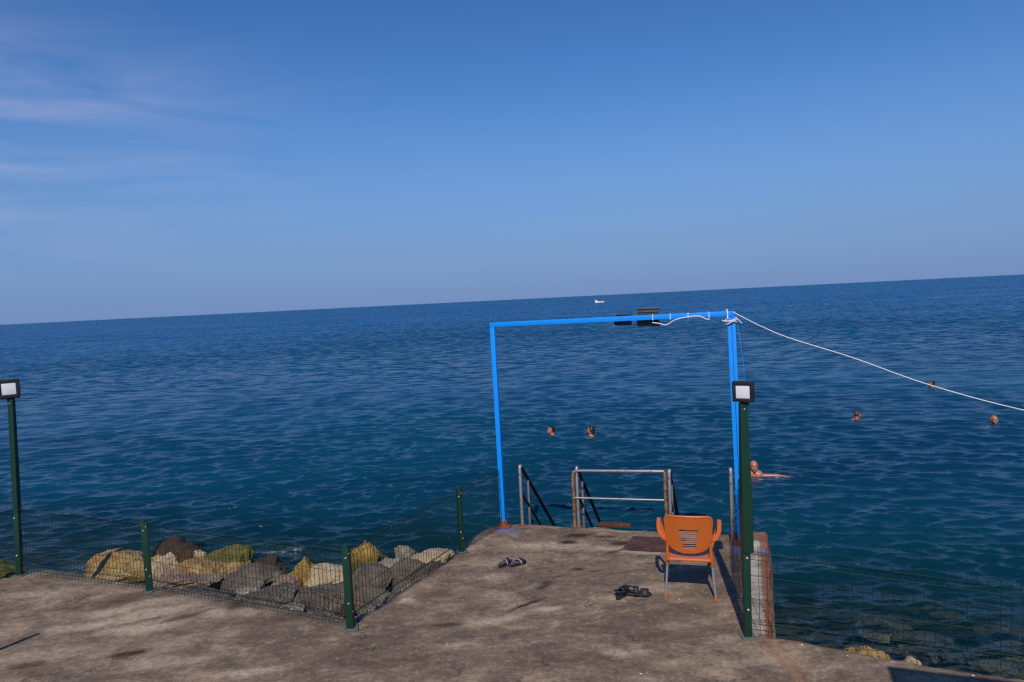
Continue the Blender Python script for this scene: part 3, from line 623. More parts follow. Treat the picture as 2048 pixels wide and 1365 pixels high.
# lamp posts with square floodlights
def lamp_post(base, top, size, yaw, label, gusset):
    t = empty('lamp_post', (*base, 0)); tag(t, label, 'lamp post', 'floodlight posts standing in the fence line')
    dx, dy = top[0] - base[0], top[1] - base[1]; hz = top[2]
    bm = bmesh.new(); add_bar(bm, (0, 0, .01), (dx * .38, dy * .38, .80), .062, .055, (0, 1, 0), .006)
    low = obj('post', bm, MAT['green'], t)
    for z in (.26, .72): bolt(low, dx * .3 * z, dy - .029, z, -1, .010)
    bm = bmesh.new()
    s0, s1 = (.088, .060) if gusset else (.064, .058)
    a = Vector((dx * .38 + (.012 if gusset else 0), dy * .38 + .004, .765)); b = Vector((dx, dy, hz))
    ring = []
    for P, s in ((a, s0), (a.lerp(b, .35), s0 * .9 + s1 * .1), (b, s1)):
        ring.append([bm.verts.new(P + Vector((sx_ * s / 2, sy_ * s / 2, 0))) for sx_, sy_ in ((-1, -1), (1, -1), (1, 1), (-1, 1))])
    for i in range(2):
        for k in range(4): bm.faces.new((ring[i][k], ring[i][(k + 1) % 4], ring[i + 1][(k + 1) % 4], ring[i + 1][k]))
    bm.faces.new(ring[0][::-1]); bm.faces.new(ring[-1]); bmesh.ops.bevel(bm, geom=bm.edges[:], offset=.004, segments=1, affect='EDGES')
    up = obj('extension_pole', bm, MAT['green'], t); bolt(up, dx, dy - s1 / 2, hz - .05, -1, .008)
    bm = bmesh.new(); add_box(bm, (0, 0, .008), (.13, .12, .012), None, .003)
    for sx_, sy_ in ((-1, -1), (1, -1), (1, 1), (-1, 1)): add_tube(bm, [(sx_ * .05, sy_ * .045, .014), (sx_ * .05, sy_ * .045, .03)], .008, 6)
    obj('foot_plate', bm, MAT['zinc'], t)
    # floodlight head
    S = size; hd = Matrix.Translation((dx, dy - .02, hz + S * .60)) @ Matrix.Rotation(yaw, 4, 'Z') @ Matrix.Rotation(R(3), 4, 'X')
    def piece(name, fn, mat, parent=t):
        b_ = bmesh.new(); fn(b_); b_.transform(hd); return obj(name, b_, mat, parent)
    def housing(b_):
        # frame with a deep bezel round the glass
        outer, inner, dp = S / 2, S * .34, .035
        for (cx, cz, sx_, sz_) in ((0, (outer + inner) / 2, 2 * outer, outer - inner), (0, -(outer + inner) / 2, 2 * outer, outer - inner)):
            add_box(b_, (cx, -.01, cz), (sx_, .065, sz_), None, .004)
        for sgn in (-1, 1): add_box(b_, (sgn * (outer + inner) / 2, -.01, 0), (outer - inner, .061, 2 * inner + .004), None, .002)
        add_box(b_, (0, .045, 0), (S * .92, .06, S * .9), None, .01)
        for k in range(7): add_box(b_, (-S * .38 + k * S * .127, .09, 0), (.006, .04, S * .8), None, 0)
    hs = piece('floodlight_housing', housing, MAT['black'])
    piece('diffuser', lambda b_: add_box(b_, (0, -.024, 0), (S * .66, .02, S * .66), None, .003), MAT['diffuser'], t)
    def bracket(b_):
        add_tube(b_, [(-S * .42, .05, 0), (-S * .42, .05, -S * .58), (S * .42, .05, -S * .58), (S * .42, .05, 0)], .008, 4)
        add_box(b_, (0, .03, -S * .56), (.07, .05, .05), None, .004)
    piece('bracket', bracket, MAT['black'])
lamp_post(LP, (-6.01, 8.115, 2.16), .215, R(30), 'left lamp post with black square floodlight at the left edge of the picture', False)
lamp_post((1.935, 5.803), (1.952, 5.803, 2.07), .172, R(-30), 'right lamp post with black square floodlight in front of the blue gate leg', True)

# ------------------------------------------------------------------ blue gate
g = empty('gate_frame', (-.231, 9.016, 0)); tag(g, 'bright blue square tube gate frame standing over the bathing steps', 'gate frame')
g0 = Vector((-.231, 9.016, 0)); gt0 = Vector((-.247, 9.016, 2.73)); gr0 = Vector((2.60, 7.98, 0)); gt1 = Vector((2.55, 7.98, 2.76))
dirb = (gt1 - gt0).normalized()
def bl(name, a, b, w1, w2, ref, par, mat='blue', bev=.005):
    bm = bmesh.new(); add_bar(bm, a - g0, b - g0, w1, w2, ref, bev); return obj(name, bm, MAT[mat], par)
pr_ = (-dirb.y, dirb.x, 0)
bl('post', g0 + Vector((0, 0, .0)), gt0 + Vector((0, 0, -.03)), .062, .06, pr_, g)
rp = bl('post', gr0, gt1 + Vector((0, 0, -.035)), .045, .05, pr_, g)
bl('post', gr0 + dirb * .047 + Vector((0, -.004, 0)), gt1 + Vector((0, 0, -.037)) + dirb * .047, .042, .046, pr_, g)
bl('beam', gt0 - dirb * .034, gt1 + dirb * .072, .057, .060, (0, 0, 1), g)
for P in (g0, gr0 + dirb * .02):
    bm = bmesh.new(); add_box(bm, P - g0 + Vector((0, 0, .012)), (.17, .15, .02), Matrix.Rotation(R(-17), 3, 'Z'), .004)
    add_tube(bm, [P - g0 + Vector((0, 0, .012)), P - g0 + Vector((0, 0, .10))], [.065, .045], 8); obj('foot', bm, MAT['rust'], g)
# floodlights hung behind the beam
def beam_flood(s, w_, up, down, label, cage):
    P = gt0.lerp(gt1, s) + Vector((.02, .075, 0)); t = empty('floodlight', P, R(-20)); tag(t, label, 'floodlight', 'floodlights on the gate beam')
    bm = bmesh.new(); add_box(bm, (0, .015, (-down - .028) / 2 - .004), (w_, .10, down - .02), Matrix.Rotation(R(-8), 3, 'X'), .006)
    add_box(bm, (0, .02, .0), (w_ * .96, .05, .055), None, .004); obj('housing', bm, MAT['black'], t)
    if cage:
        bm = bmesh.new(); add_box(bm, (0, .03, .03 + up / 2), (w_, .012, up), None, .004)
        for k in range(9): add_box(bm, (-w_ * .47 + k * w_ * .1175, .018, .03 + up / 2), (.006, .02, up), None, 0)
        add_box(bm, (0, .02, .03 + up), (w_ + .01, .03, .012), None, .003); add_box(bm, (0, .016, .03 + up * .5), (w_, .018, .008))
        obj('heat_sink', bm, MAT['darkgrey'], t)
    else:
        bm = bmesh.new(); add_box(bm, (.01, .02, .03 + up / 2), (w_ * .92, .03, up), None, .004); obj('heat_sink', bm, MAT['black'], t)
    bm = bmesh.new(); add_box(bm, (0, .070, -.02), (w_ * .86, .008, down), None, .002); obj('glass', bm, MAT['diffuser'], t)
    bm = bmesh.new(); add_box(bm, (0, -.024, 0), (.05, .03, .05), None, .003); obj('bracket', bm, MAT['black'], t)
beam_flood(.578, .205, .022, .075, 'small black floodlight left of the larger one on the blue gate beam', False)
beam_flood(.683, .265, .078, .10, 'large black floodlight with grey finned back on the blue gate beam', True)
# cable along the beam
pts = catmull([(1.70, 8.27, 2.690), (1.78, 8.25, 2.675), (1.86, 8.22, 2.655), (1.95, 8.18, 2.71), (2.08, 8.13, 2.74), (2.21, 8.08, 2.748), (2.29, 8.05, 2.71), (2.33, 8.04, 2.705)], 6)
cb = empty('cable', (1.82, 8.2, 2.68)); tag(cb, 'white electric cable looped along the blue gate beam with white ties', 'cable')
o = ptube('cord', [p - Vector((1.82, 8.2, 2.68)) - Vector((0, .04, 0)) for p in pts], .006, MAT['cable'], cb, 6)
for s in (.705, .775, .845, .925):
    P = gt0.lerp(gt1, s) - Vector((1.82, 8.2, 2.68)); bm = bmesh.new(); add_bar(bm, P - dirb * .004, P + dirb * .004, .070, .070, (0, 0, 1)); obj('cable_tie', bm, MAT['cable'], cb)
# rope
rp0 = gt1 + dirb * .0
R0 = Vector((2.585, 7.93, 2.775)); ro = empty('rope', R0); tag(ro, 'long white rope tied to the top corner of the blue gate and slung away right', 'rope')
line = catmull([R0, (3.03, 7.68, 2.505), (3.67, 7.35, 2.243), (4.24, 6.98, 1.975), (4.90, 6.48, 1.742), (5.9, 5.6, 1.50), (7.2, 4.4, 1.42)], 8)
ptube('strand', [p - R0 for p in line], .0052, MAT['rope'], ro, 7)
def loop(c_, rx, ry, rz_, tilt, n=20, wob=.006):
    out = []
    for k in range(n + 1):
        a = 2 * math.pi * k / n; out.append(Vector(c_) + Vector((math.cos(a) * rx, math.sin(a) * ry, math.sin(a * 1 + tilt) * rz_ + wob * math.sin(3 * a))) - R0)
    return out
ck = gt1 + Vector((0, 0, -.07))
for q, (dz, tz) in enumerate(((-.0, .6), (-.025, 1.6), (-.045, 2.6))): ptube('knot_turn', loop(ck + dirb * .025 + Vector((0, 0, dz)), .062, .05, .022, tz), .008, MAT['rope'], ro, 6)
ptube('knot_turn', [Vector(p) - R0 for p in catmull([gt1 + Vector((-.035, -.045, -.06)), gt1 + Vector((-.03, -.045, .0)), gt1 + Vector((-.03, -.02, .045)), gt1 + Vector((-.02, .03, .04)), gt1 + Vector((.0, .045, -.03))], 5)], .008, MAT['rope'], ro, 6)
ptube('loose_end', [Vector(p) - R0 for p in catmull([gt1 + Vector((-.10, -.05, -.075)), gt1 + Vector((-.02, -.06, -.085)), gt1 + Vector((.07, -.06, -.065)), gt1 + Vector((.11, -.06, -.10)), gt1 + Vector((.13, -.055, -.115))], 5)], .007, MAT['rope'], ro, 6)
# thin blue cord hanging beside the right leg
ptc = catmull([gt1 + Vector((.09, 0, -.10)), gt1 + Vector((.13, -.02, -.45)), gt1 + Vector((.15, -.02, -.75)), gt1 + Vector((.125, -.01, -1.0)), gt1 + Vector((.10, -.01, -1.3))], 6)
bm = bmesh.new(); add_tube(bm, [p - gt1 for p in ptc], .004, 6); o = obj('hanging_cord', bm, MAT['blue']); o.location = gt1; tag(o, 'thin blue cord hanging in a loop beside the right gate leg', 'cord')

# ------------------------------------------------------------------ handrails
def pipe(name, pts, par, org, r=.022, mat='pipe'):
    return ptube(name, [Vector(p) - org for p in pts], r, MAT[mat], par, 12)
SEA = Vector((.296, .955, 0))      # seaward direction
def stair_rail(org, h, cat_label, top_mat, second):
    org = Vector(org); t = empty('handrail', org); tag(t, cat_label, 'handrail', 'steel handrails of the bathing steps')
    T = org + Vector((0, 0, h)); end = T + SEA * 2.0 + Vector((0, 0, -1.62))
    pipe('upright', [org, T - Vector((0, 0, .03)), T - Vector((0, 0, .008)) + SEA * .01, T + SEA * .03 + Vector((0, 0, -.004))], t, org, mat=top_mat)
    pipe('sloping_rail', [T + SEA * .03 + Vector((0, 0, -.004)), T + SEA * .07 + Vector((0, 0, -.03)), end], t, org, .025, 'pipe_shaded')
    m0 = org + Vector((0, 0, h * .55)); pipe('lower_rail', [m0 + SEA * .015, m0 + SEA * 1.35 + Vector((0, 0, -1.10))], t, org, .019, 'pipe_shaded')
    p2 = org + SEA * second; zt = h - (second - .03) * .81
    pipe('short_upright', [p2 + Vector((0, 0, -.45)), p2 + Vector((0, 0, zt - .01))], t, org, .017)
    bm = bmesh.new(); add_tube(bm, [(0, 0, .0), (0, 0, .012)], .05, 14); obj('flange', bm, MAT['rust'], t)
    return t
stair_rail((.02, 9.05, -.005), .82, 'leftmost steel handrail leading down the bathing steps beside the blue gate leg', 'pipe', .36)
stair_rail((.765, 8.88, -.005), .80, 'steel handrail with sloping pipe at left end of the crossbar railing', 'pipe', .33)
stair_rail((1.90, 8.50, -.005), .80, 'steel handrail sloping seaward behind the orange chair', 'pipe', .33)
stair_rail((2.56, 8.12, -.005), .88, 'rightmost steel handrail leaning down beside the right lamp post', 'pipe', .36)
bo = Vector((.712, 8.87, 0)); t = empty('barrier_railing', bo); tag(t, 'rusty steel railing with two crossbars closing the middle of the jetty end', 'railing')
b1_ = Vector((1.845, 8.50, 0)); hz = .765
tp = [bo, bo + Vector((.0, 0, hz - .07)), bo + Vector((.012, -.003, hz - .02)), bo + Vector((.06, -.019, hz)), b1_ + Vector((0, 0, hz + .025))]
pipe('upright', tp[:3], t, bo, .021, 'rusty_pipe'); pipe('top_rail', tp[2:], t, bo, .020); pipe('upright', [b1_, b1_ + Vector((0, 0, hz + .045))], t, bo, .021, 'rusty_pipe')
pipe('middle_rail', [bo + Vector((0, 0, .40)), b1_ + Vector((0, 0, .42))], t, bo, .013)
for P in (bo, b1_):
    bm = bmesh.new(); add_tube(bm, [P - bo, P - bo + Vector((0, 0, .012))], .05, 14); obj('flange', bm, MAT['rust'], t)
# rusty landing plate at the head of the steps, and concrete steps below
bm = bmesh.new(); add_box(bm, (0, 0, 0), (.42, .10, .035), Matrix.Rotation(R(-17), 3, 'Z'), .004); o = obj('step_plate', bm, MAT['rust_dark']); o.location = (1.25, 8.93, -.012); tag(o, 'rusty red steel plate lying at the edge behind the crossbar railing', 'steel plate')
for sx0, lab in ((.38, 'concrete bathing steps between the two left handrails'), (2.25, 'concrete bathing steps between the two right handrails')):
    sx1 = sx0; y_ = 9.06 - (sx1 - .3) * .30; t = empty('bathing_steps', (sx1, y_, -.2), R(-17)); tag(t, lab, 'steps', 'bathing steps at the jetty end')
    for k in range(5):
        bm = bmesh.new(); add_box(bm, (0, .14 + k * .26, -.05 - k * .22), (.62, .30, .16), None, .01); obj('step', bm, MAT['concrete'], t)
# dark red metal sheet on the deck
bm = bmesh.new(); P4 = [(1.19, 7.985), (1.40, 8.40), (2.02, 8.22), (1.86, 7.78)]
n = 14; grid = []
for i in range(n + 1):
    row = []
    for j in range(8):
        a = Vector((*P4[1], 0)).lerp(Vector((*P4[2], 0)), i / n); b = Vector((*P4[0], 0)).lerp(Vector((*P4[3], 0)), i / n); p = b.lerp(a, j / 7)
        p.z = .018 + .006 * mn.noise(p * 4); p += Vector((mn.noise(p * 9), mn.noise(p * 9 + Vector((5, 5, 5))), 0)) * .012; row.append(bm.verts.new(p - Vector((1.6, 8.1, 0))))
    grid.append(row)
for i in range(n):
    for j in range(7): bm.faces.new((grid[i][j], grid[i + 1][j], grid[i + 1][j + 1], grid[i][j + 1]))
ex = bmesh.ops.extrude_face_region(bm, geom=bm.faces[:])
for v in ex['geom']:
    if isinstance(v, bmesh.types.BMVert): v.co.z -= .012
bmesh.ops.recalc_face_normals(bm, faces=bm.faces[:])
mm = Mat('corroded_sheet'); c = mm.coord(); n1 = mm.noise(c, 6, 7, .7, .6)
mm.set(color=mm.ramp(n1, [(.35, (.035, .016, .014)), (.55, (.075, .028, .022)), (.7, (.13, .07, .055))]), rough=.8, normal=mm.bump(n1, .6, .01))
o = obj('metal_sheet', bm, mm.m); o.location = (1.6, 8.1, 0); tag(o, 'dark red corroded metal sheet lying flat on the jetty behind the chair', 'metal sheet')

# ------------------------------------------------------------------ orange chair
def make_chair():
    t = empty('plastic_armchair', (1.715, 6.86, 0), R(-15)); tag(t, 'orange plastic armchair with grey metal legs seen from behind, facing the sea', 'chair')
    og = MAT['orange']
    # backrest: curved sheet with ten slots (rear at -y)
    nu, nv = 44, 75; hw = .232; z0, z1 = .455, .845; bm = bmesh.new(); grid = {}
    def half(v):      # half width
        top = .232; w_ = top - .030 * (1 - v)
        if v > .86: k = (v - .86) / .14; w_ -= .055 * (1 - math.sqrt(max(0, 1 - k * k)))
        if v < .30: k = (.30 - v) / .30; w_ *= math.sqrt(max(0.02, 1 - k ** 2.4 * .98))
        return w_
    def bp(u, v):
        w_ = half(v); x = u * w_; y = -.205 - .075 * v - .045 * (1 - (x / .24) ** 2) * (1 - .25 * v); z = z0 + (z1 - z0) * v - .0 * abs(u)
        return Vector((x, y, z))
    for i in range(nu + 1):
        for j in range(nv + 1): grid[i, j] = bm.verts.new(bp(-1 + 2 * i / nu, j / nv))
    for i in range(nu):
        for j in range(nv):
            v = (j + .5) / nv; x = (-1 + 2 * (i + .5) / nu) * half(v); k = (v - .14) / .50
            if 0 <= k <= 1 and abs(x) < .062 + .030 * k and (j % 4) > 0: continue
            bm.faces.new((grid[i, j], grid[i, j + 1], grid[i + 1, j + 1], grid[i + 1, j]))
    bmesh.ops.delete(bm, geom=[v for v in bm.verts if not v.link_faces], context='VERTS')
    o = obj('backrest', bm, og, t); md = o.modifiers.new('thick', 'SOLIDIFY'); md.thickness = .008; md.offset = 0
    # rolled rim round the backrest
    bm = bmesh.new(); vv = [.28 + k * .065 for k in range(9)] + [.84, .88, .915, .945, .965, .98, .99, .997]; rim = [bp(-1, q) for q in vv] + [bp(-1 + 2 * k / 16, .999) for k in range(1, 16)] + [bp(1, q) for q in vv[::-1]]
    add_tube(bm, rim, .010, 8, squash=.9); obj('rim', bm, og, t)
    # seat
    bm = bmesh.new(); nx, ny = 20, 20; gr = []
    def sp_(u, v):
        w_ = .200 + .035 * v; x = u * w_; y = -.295 + .50 * v; z = .415 - .012 * (1 - u * u) * (1 - (2 * v - 1) ** 2) + .012 * v
        if v > .88: z -= ((v - .88) / .12) ** 2 * .035
        return Vector((x, y, z))
    for i in range(nx + 1): gr.append([bm.verts.new(sp_(-1 + 2 * i / nx, j / ny)) for j in range(ny + 1)])
    for i in range(nx):
        for j in range(ny): bm.faces.new((gr[i][j], gr[i + 1][j], gr[i + 1][j + 1], gr[i][j + 1]))
    o = obj('seat', bm, og, t); md = o.modifiers.new('thick', 'SOLIDIFY'); md.thickness = .010; md.offset = -1
    bm = bmesh.new(); add_tube(bm, [sp_(-1, k / 10) - Vector((0, 0, .012)) for k in range(11)], .014, 8); add_tube(bm, [sp_(1, k / 10) - Vector((0, 0, .012)) for k in range(11)], .014, 8)
    add_tube(bm, [sp_(-1 + k / 5, 0.01) - Vector((0, 0, .013)) for k in range(11)], .009, 8); obj('seat_rim', bm, og, t)
    for s in (-1, 1):
        # broad armrest: flat band curving out from the back and down to the seat front
        path = catmull([(s * .218, -.255, .590), (s * .255, -.215, .600), (s * .292, -.12, .640), (s * .300, -.01, .678), (s * .302, .09, .688), (s * .294, .16, .64), (s * .275, .178, .55), (s * .245, .172, .46), (s * .232, .165, .415)], 5)
        bm = bmesh.new(); nP = len(path); rings = []
        for i, p in enumerate(path):
            tt = (path[min(i + 1, nP - 1)] - path[max(i - 1, 0)]).normalized(); k = i / (nP - 1)
            side = Vector((s, 0, 0)) ; side = (side - tt * side.dot(tt)).normalized(); nn = tt.cross(side).normalized(); w_ = .021 if k < .6 else .017; h_ = .009
            rings.append([bm.verts.new(p + side * a * w_ + nn * b * h_) for a, b in ((-1, -.5), (-.8, -1), (.8, -1), (1, -.5), (1, .5), (.8, 1), (-.8, 1), (-1, .5))])
        for i in range(nP - 1):
            for k in range(8): bm.faces.new((rings[i][k], rings[i][(k + 1) % 8], rings[i + 1][(k + 1) % 8], rings[i + 1][k]))
        bm.faces.new(rings[0][::-1]); bm.faces.new(rings[-1]); bmesh.ops.recalc_face_normals(bm, faces=bm.faces[:]); obj('armrest', bm, og, t)
        # rear leg socket: strip running down the side of the back
        for yy, name in ((-1, 'rear'), (1, 'front')):
            if yy < 0: P = [(s * .207, -.262, .56), (s * .210, -.250, .45), (s * .214, -.240, .37), (s * .2165, -.238, .325)]; rr = [.010, .019, .020, .017]; foot = Vector((s * .240, -.262, .0)); st = Vector((s * .2165, -.238, .335))
            else: P = [(s * .225, .165, .42), (s * .224, .168, .37), (s * .224, .172, .325)]; rr = [.022, .020, .017]; foot = Vector((s * .232, .205, 0)); st = Vector((s * .224, .172, .335))
            bm = bmesh.new(); add_tube(bm, P, rr, 10); obj('leg_socket', bm, og, t)
            bm = bmesh.new(); add_tube(bm, [st, foot + Vector((0, 0, .02))], .0115, 12); lg = obj('leg', bm, MAT['chairleg'], t)
            bm = bmesh.new(); add_tube(bm, [foot + Vector((0, 0, .045)), foot + Vector((0, 0, .012)), foot], [.0145, .018, .017], 12); obj('foot_cap', bm, og, lg)
make_chair()

# ------------------------------------------------------------------ sandals
def sandal(parent, x, y, rz, sz, mats, straps, back=False, side=1):
    e = Matrix.Translation((x, y, 0)) @ Matrix.Rotation(rz, 4, 'Z')
    def outline(k, n=28):
        a = 2 * math.pi * k / n; u = math.cos(a); v = math.sin(a)
        w_ = .046 + .010 * u + (.004 * side if v > 0 else -.002) ; return Vector((u * sz / 2, v * 1.12 * w_ * (1 - .12 * (1 - u * u) * (1 if v * side < 0 else .0)), 0))
    bm = bmesh.new(); lay = []
    for z, s in ((.004, .95), (.010, 1), (.024, 1), (.030, .93)): lay.append([bm.verts.new(Vector((outline(k).x * s, outline(k).y * s, z + (.008 if outline(k).x < -.03 else 0) * (z > .01)))) for k in range(28)])
    for i in range(3):
        for k in range(28): bm.faces.new((lay[i][k], lay[i][(k + 1) % 28], lay[i + 1][(k + 1) % 28], lay[i + 1][k]))
    bm.faces.new(lay[0][::-1]); bm.faces.new(lay[-1]); bm.transform(e); sole = obj('sole', bm, MAT[mats[0]], parent)
    bm = bmesh.new(); vs = [bm.verts.new(Vector((outline(k).x * .88, outline(k).y * .86, .0325 + (.008 if outline(k).x < -.03 else 0)))) for k in range(28)]
    bm.faces.new(vs); bm.transform(e); ins = obj('insole', bm, MAT[mats[1]], parent)
    for (xs, wd, hh_, mt, sk) in straps:
        bm = bmesh.new(); rows = []
        for i in range(13):
            a = math.pi * i / 12; rows.append([bm.verts.new((xs + q * wd + sk * math.cos(a), math.cos(a) * .053, .012 + math.sin(a) * hh_)) for q in (-.5, 0, .5)])
        for i in range(12):
            for q in range(2): bm.faces.new((rows[i][q], rows[i + 1][q], rows[i + 1][q + 1], rows[i][q + 1]))
        bm.transform(e); s_ = obj('strap', bm, MAT[mt], parent); md = s_.modifiers.new('thick', 'SOLIDIFY'); md.thickness = .004
    if back:
        bm = bmesh.new(); pts_ = catmull([(-.01, -.050, .05), (-.07, -.05, .075), (-.125, 0, .09), (-.07, .05, .075), (-.01, .05, .05)], 6)
        add_tube(bm, pts_, .009, 6); bm.transform(e); obj('heel_strap', bm, MAT['sandal_black'], parent)
s1 = empty('sandals', (-.12, 7.70, .0)); tag(s1, 'pair of dark slide sandals with pinkish trim on the left of the jetty', 'sandals', 'pairs of sandals left on the jetty')
sandal(s1, -.085, .02, R(55), .24, ('sandal_black', 'sandal_insole'), [(.03, .05, .052, 'sandal_black', .02), (.0, .012, .055, 'sandal_strap', .02)])
sandal(s1, .06, .0, R(38), .24, ('sandal_black', 'sandal_insole'), [(.03, .05, .052, 'sandal_black', -.02), (.0, .012, .055, 'sandal_strap', -.02)])
s2 = empty('sandals', (1.09, 6.74, .0)); tag(s2, 'pair of all black strapped sandals on the jetty just left of the orange chair', 'sandals', 'pairs of sandals left on the jetty')
sandal(s2, -.10, .015, R(60), .27, ('sandal_black', 'sandal_black'), [(.06, .075, .064, 'sandal_black', .0), (-.02, .055, .085, 'sandal_black', 0)], True)
sandal(s2, .055, -.005, R(-8), .28, ('sandal_black', 'sandal_black'), [(.07, .080, .062, 'sandal_black', 0), (-.015, .055, .085, 'sandal_black', 0)], True)
# small white stone chips scattered on the concrete
for i, (x, y, s) in enumerate([(2.33, 5.62, .012), (2.62, 5.42, .009), (-3.02, 7.28, .012), (-.71, 5.93, .008), (1.53, 6.6, .012), (3.4, 5.05, .013), (.9, 5.3, .014)]):
    make_rock('stone_chip', (x, y, s * .3 + .002), (s * 1.6, s, s * .7), MAT['chip'], '', None, 700 + i, sub=2); o = COL.objects[-1]
    tag(o, ['white chip on the concrete below the right mesh fence', 'tiny white chip on the pavement right of the slab joint', 'white pebble beside the left fence between two posts', 'pale chip in the middle of the foreground concrete', 'tiny chip at the rear foot of the orange chair', 'white chip at the right edge under the mesh fence', 'tiny chip on the bottom foreground concrete'][i], 'stone chip', 'white chips on the concrete')

# ------------------------------------------------------------------ swimmers
def capsule(bm, a, b, ra, rb, seg=14):
    a = Vector(a); b = Vector(b); d = b - a; L = d.length or 1e-6; d.normalize()
    pts = []; rr = []
    for k in range(5): an = math.pi / 2 * (1 - k / 4); pts.append(a - d * ra * math.sin(an)); rr.append(max(ra * math.cos(an), .0008))
    for k in range(5): an = math.pi / 2 * k / 4; pts.append(b + d * rb * math.sin(an)); rr.append(max(rb * math.cos(an), .0008))
    if (pts[5] - pts[4]).length < 1e-5: pts.pop(5); rr.pop(5)
    add_tube(bm, pts, rr, seg)
def ellipsoid(bm, c_, r_, rot=None):
    b_ = bmesh.new(); bmesh.ops.create_uvsphere(b_, u_segments=20, v_segments=14, radius=1)
    m_ = Matrix.Translation(c_) @ (rot.to_4x4() if rot else Matrix.Identity(4)) @ Matrix.Diagonal((*r_, 1)); b_.transform(m_)
    me = bpy.data.meshes.new('t'); b_.to_mesh(me); b_.free(); bm.from_mesh(me); bpy.data.meshes.remove(me)
def hand(bm, wr, d, pn):
    """palm and five fingers; d = pointing direction, pn = palm normal"""
    d = Vector(d).normalized(); pn = Vector(pn); pn = (pn - d * pn.dot(d)).normalized(); sd_ = d.cross(pn)
    wr = Vector(wr)
    for q in (-.026, -.009, .009, .026): capsule(bm, wr + d * .012 + sd_ * q * .7, wr + d * .085 + sd_ * q, .014, .012, 8)
    for q, L in ((-.030, .062), (-.011, .078), (.010, .085), (.030, .074)):
        a = wr + d * .088 + sd_ * q; k = a + d * L * .5 + sd_ * q * .15 + pn * .004; capsule(bm, a, k, .0095, .0088, 8); capsule(bm, k, k + d * L * .45 + pn * .016, .0088, .0075, 8)
    a = wr + d * .03 + sd_ * .026; b = a + d * .035 + sd_ * .035; capsule(bm, a, b, .013, .011, 8); capsule(bm, b, b + d * .034 + sd_ * .012, .0105, .009, 8)
def swimmer(loc, face, lean, skin, hair, hair_style, swim, arms, label, head_h=.20, tilt=0):
    """loc: water surface point under the head; face: heading of the body (radians, 0 = +y); head_h: chin height above water"""
    t = empty('person', (loc[0], loc[1], WATER_Z + head_h), face); tag(t, label, 'person', 'people swimming off the jetty')
    bm = bmesh.new(); HC = Vector((0, 0, .115))       # head centre above chin level
    RT = Matrix.Rotation(tilt, 3, 'Z')
    def hp(x, y, z): return HC + RT @ Vector((x, y, z))
    ellipsoid(bm, hp(0, -.012, .025), (.076, .094, .088), RT); ellipsoid(bm, hp(0, .030, -.035), (.058, .066, .078), RT)
    capsule(bm, hp(0, .082, .018), hp(0, .106, -.012), .011, .015, 10); ellipsoid(bm, hp(0, .094, -.055), (.026, .012, .010), RT)
    capsule(bm, hp(-.030, .074, .034), hp(.030, .074, .034), .014, .014, 10); capsule(bm, hp(0, .068, -.094), hp(0, .072, -.094), .022, .018, 10)
    for s in (-1, 1): ellipsoid(bm, hp(s * .079, -.012, -.004), (.010, .018, .032), RT); ellipsoid(bm, hp(s * .042, .062, -.028), (.024, .022, .020), RT)
    lv_ = Vector((0, -math.sin(lean), -math.cos(lean)))         # spine direction downwards
    nb_ = Vector((0, -.02, -.005)); capsule(bm, hp(0, -.02, -.04), nb_ + Vector((0, -.015, -.045)), .056, .058)
    sh_ = nb_ + Vector((0, -.02, -.075)); ch = sh_ + lv_ * .16; wa = sh_ + lv_ * .36; pe = sh_ + lv_ * .52
    capsule(bm, sh_ + Vector((-.14, 0, -.02)), sh_ + Vector((.14, 0, -.02)), .062, .062); capsule(bm, nb_, sh_ + Vector((-.10, 0, 0)), .045, .05); capsule(bm, nb_, sh_ + Vector((.10, 0, 0)), .045, .05)
    for s in (-1, 1): capsule(bm, sh_ + Vector((s * .085, 0, 0)), ch + Vector((s * .075, 0, 0)), .10, .105); capsule(bm, ch + Vector((s * .075, 0, 0)), wa + Vector((s * .055, 0, 0)), .10, .09); capsule(bm, wa + Vector((s * .055, 0, 0)), pe + Vector((s * .07, 0, 0)), .09, .10)
    for s, ar in zip((-1, 1), arms):
        S = sh_ + Vector((s * .185, 0, -.03)); El = S + Vector(ar[0]); Wr = El + Vector(ar[1])
        capsule(bm, S, El, .052, .040); capsule(bm, El, Wr, .040, .026); hand(bm, Wr, Vector(ar[1]), (0, 0, -1) if abs(Vector(ar[1]).normalized().z) < .8 else (0, 1, 0))
    for s, (kf, af) in zip((-1, 1), (((.10, .30, -.30), (.02, -.28, -.30)), ((.12, .16, -.38), (.0, -.12, -.40)))):
        Hp = pe + Vector((s * .085, 0, -.02)); K = Hp + Vector((s * kf[0], kf[1], kf[2])); A = K + Vector((s * af[0], af[1], af[2]))
        capsule(bm, Hp, K, .088, .058); capsule(bm, K, A, .056, .036); capsule(bm, A, A + Vector((0, .15, -.10)), .036, .028)
    me = bpy.data.meshes.new('body'); bm.to_mesh(me); bm.free(); o = bpy.data.objects.new('body', me); COL.objects.link(o)
    rm = o.modifiers.new('r', 'REMESH'); rm.mode = 'VOXEL'; rm.voxel_size = .0085; sm = o.modifiers.new('s', 'SMOOTH'); sm.factor = .5; sm.iterations = 3
    dg = bpy.context.evaluated_depsgraph_get(); me2 = bpy.data.meshes.new_from_object(o.evaluated_get(dg)); o.modifiers.clear(); o.data = me2; bpy.data.meshes.remove(me)
    me2.materials.clear(); me2.materials.append(skin)
    for p in me2.polygons: p.use_smooth = True
    o.parent = t
    # eyes and mouth
    for s in (-1, 1):
        bm = bmesh.new(); ellipsoid(bm, hp(s * .031, .0815, .012), (.013, .008, .007), RT); obj('eye', bm, MAT['eye'], t)
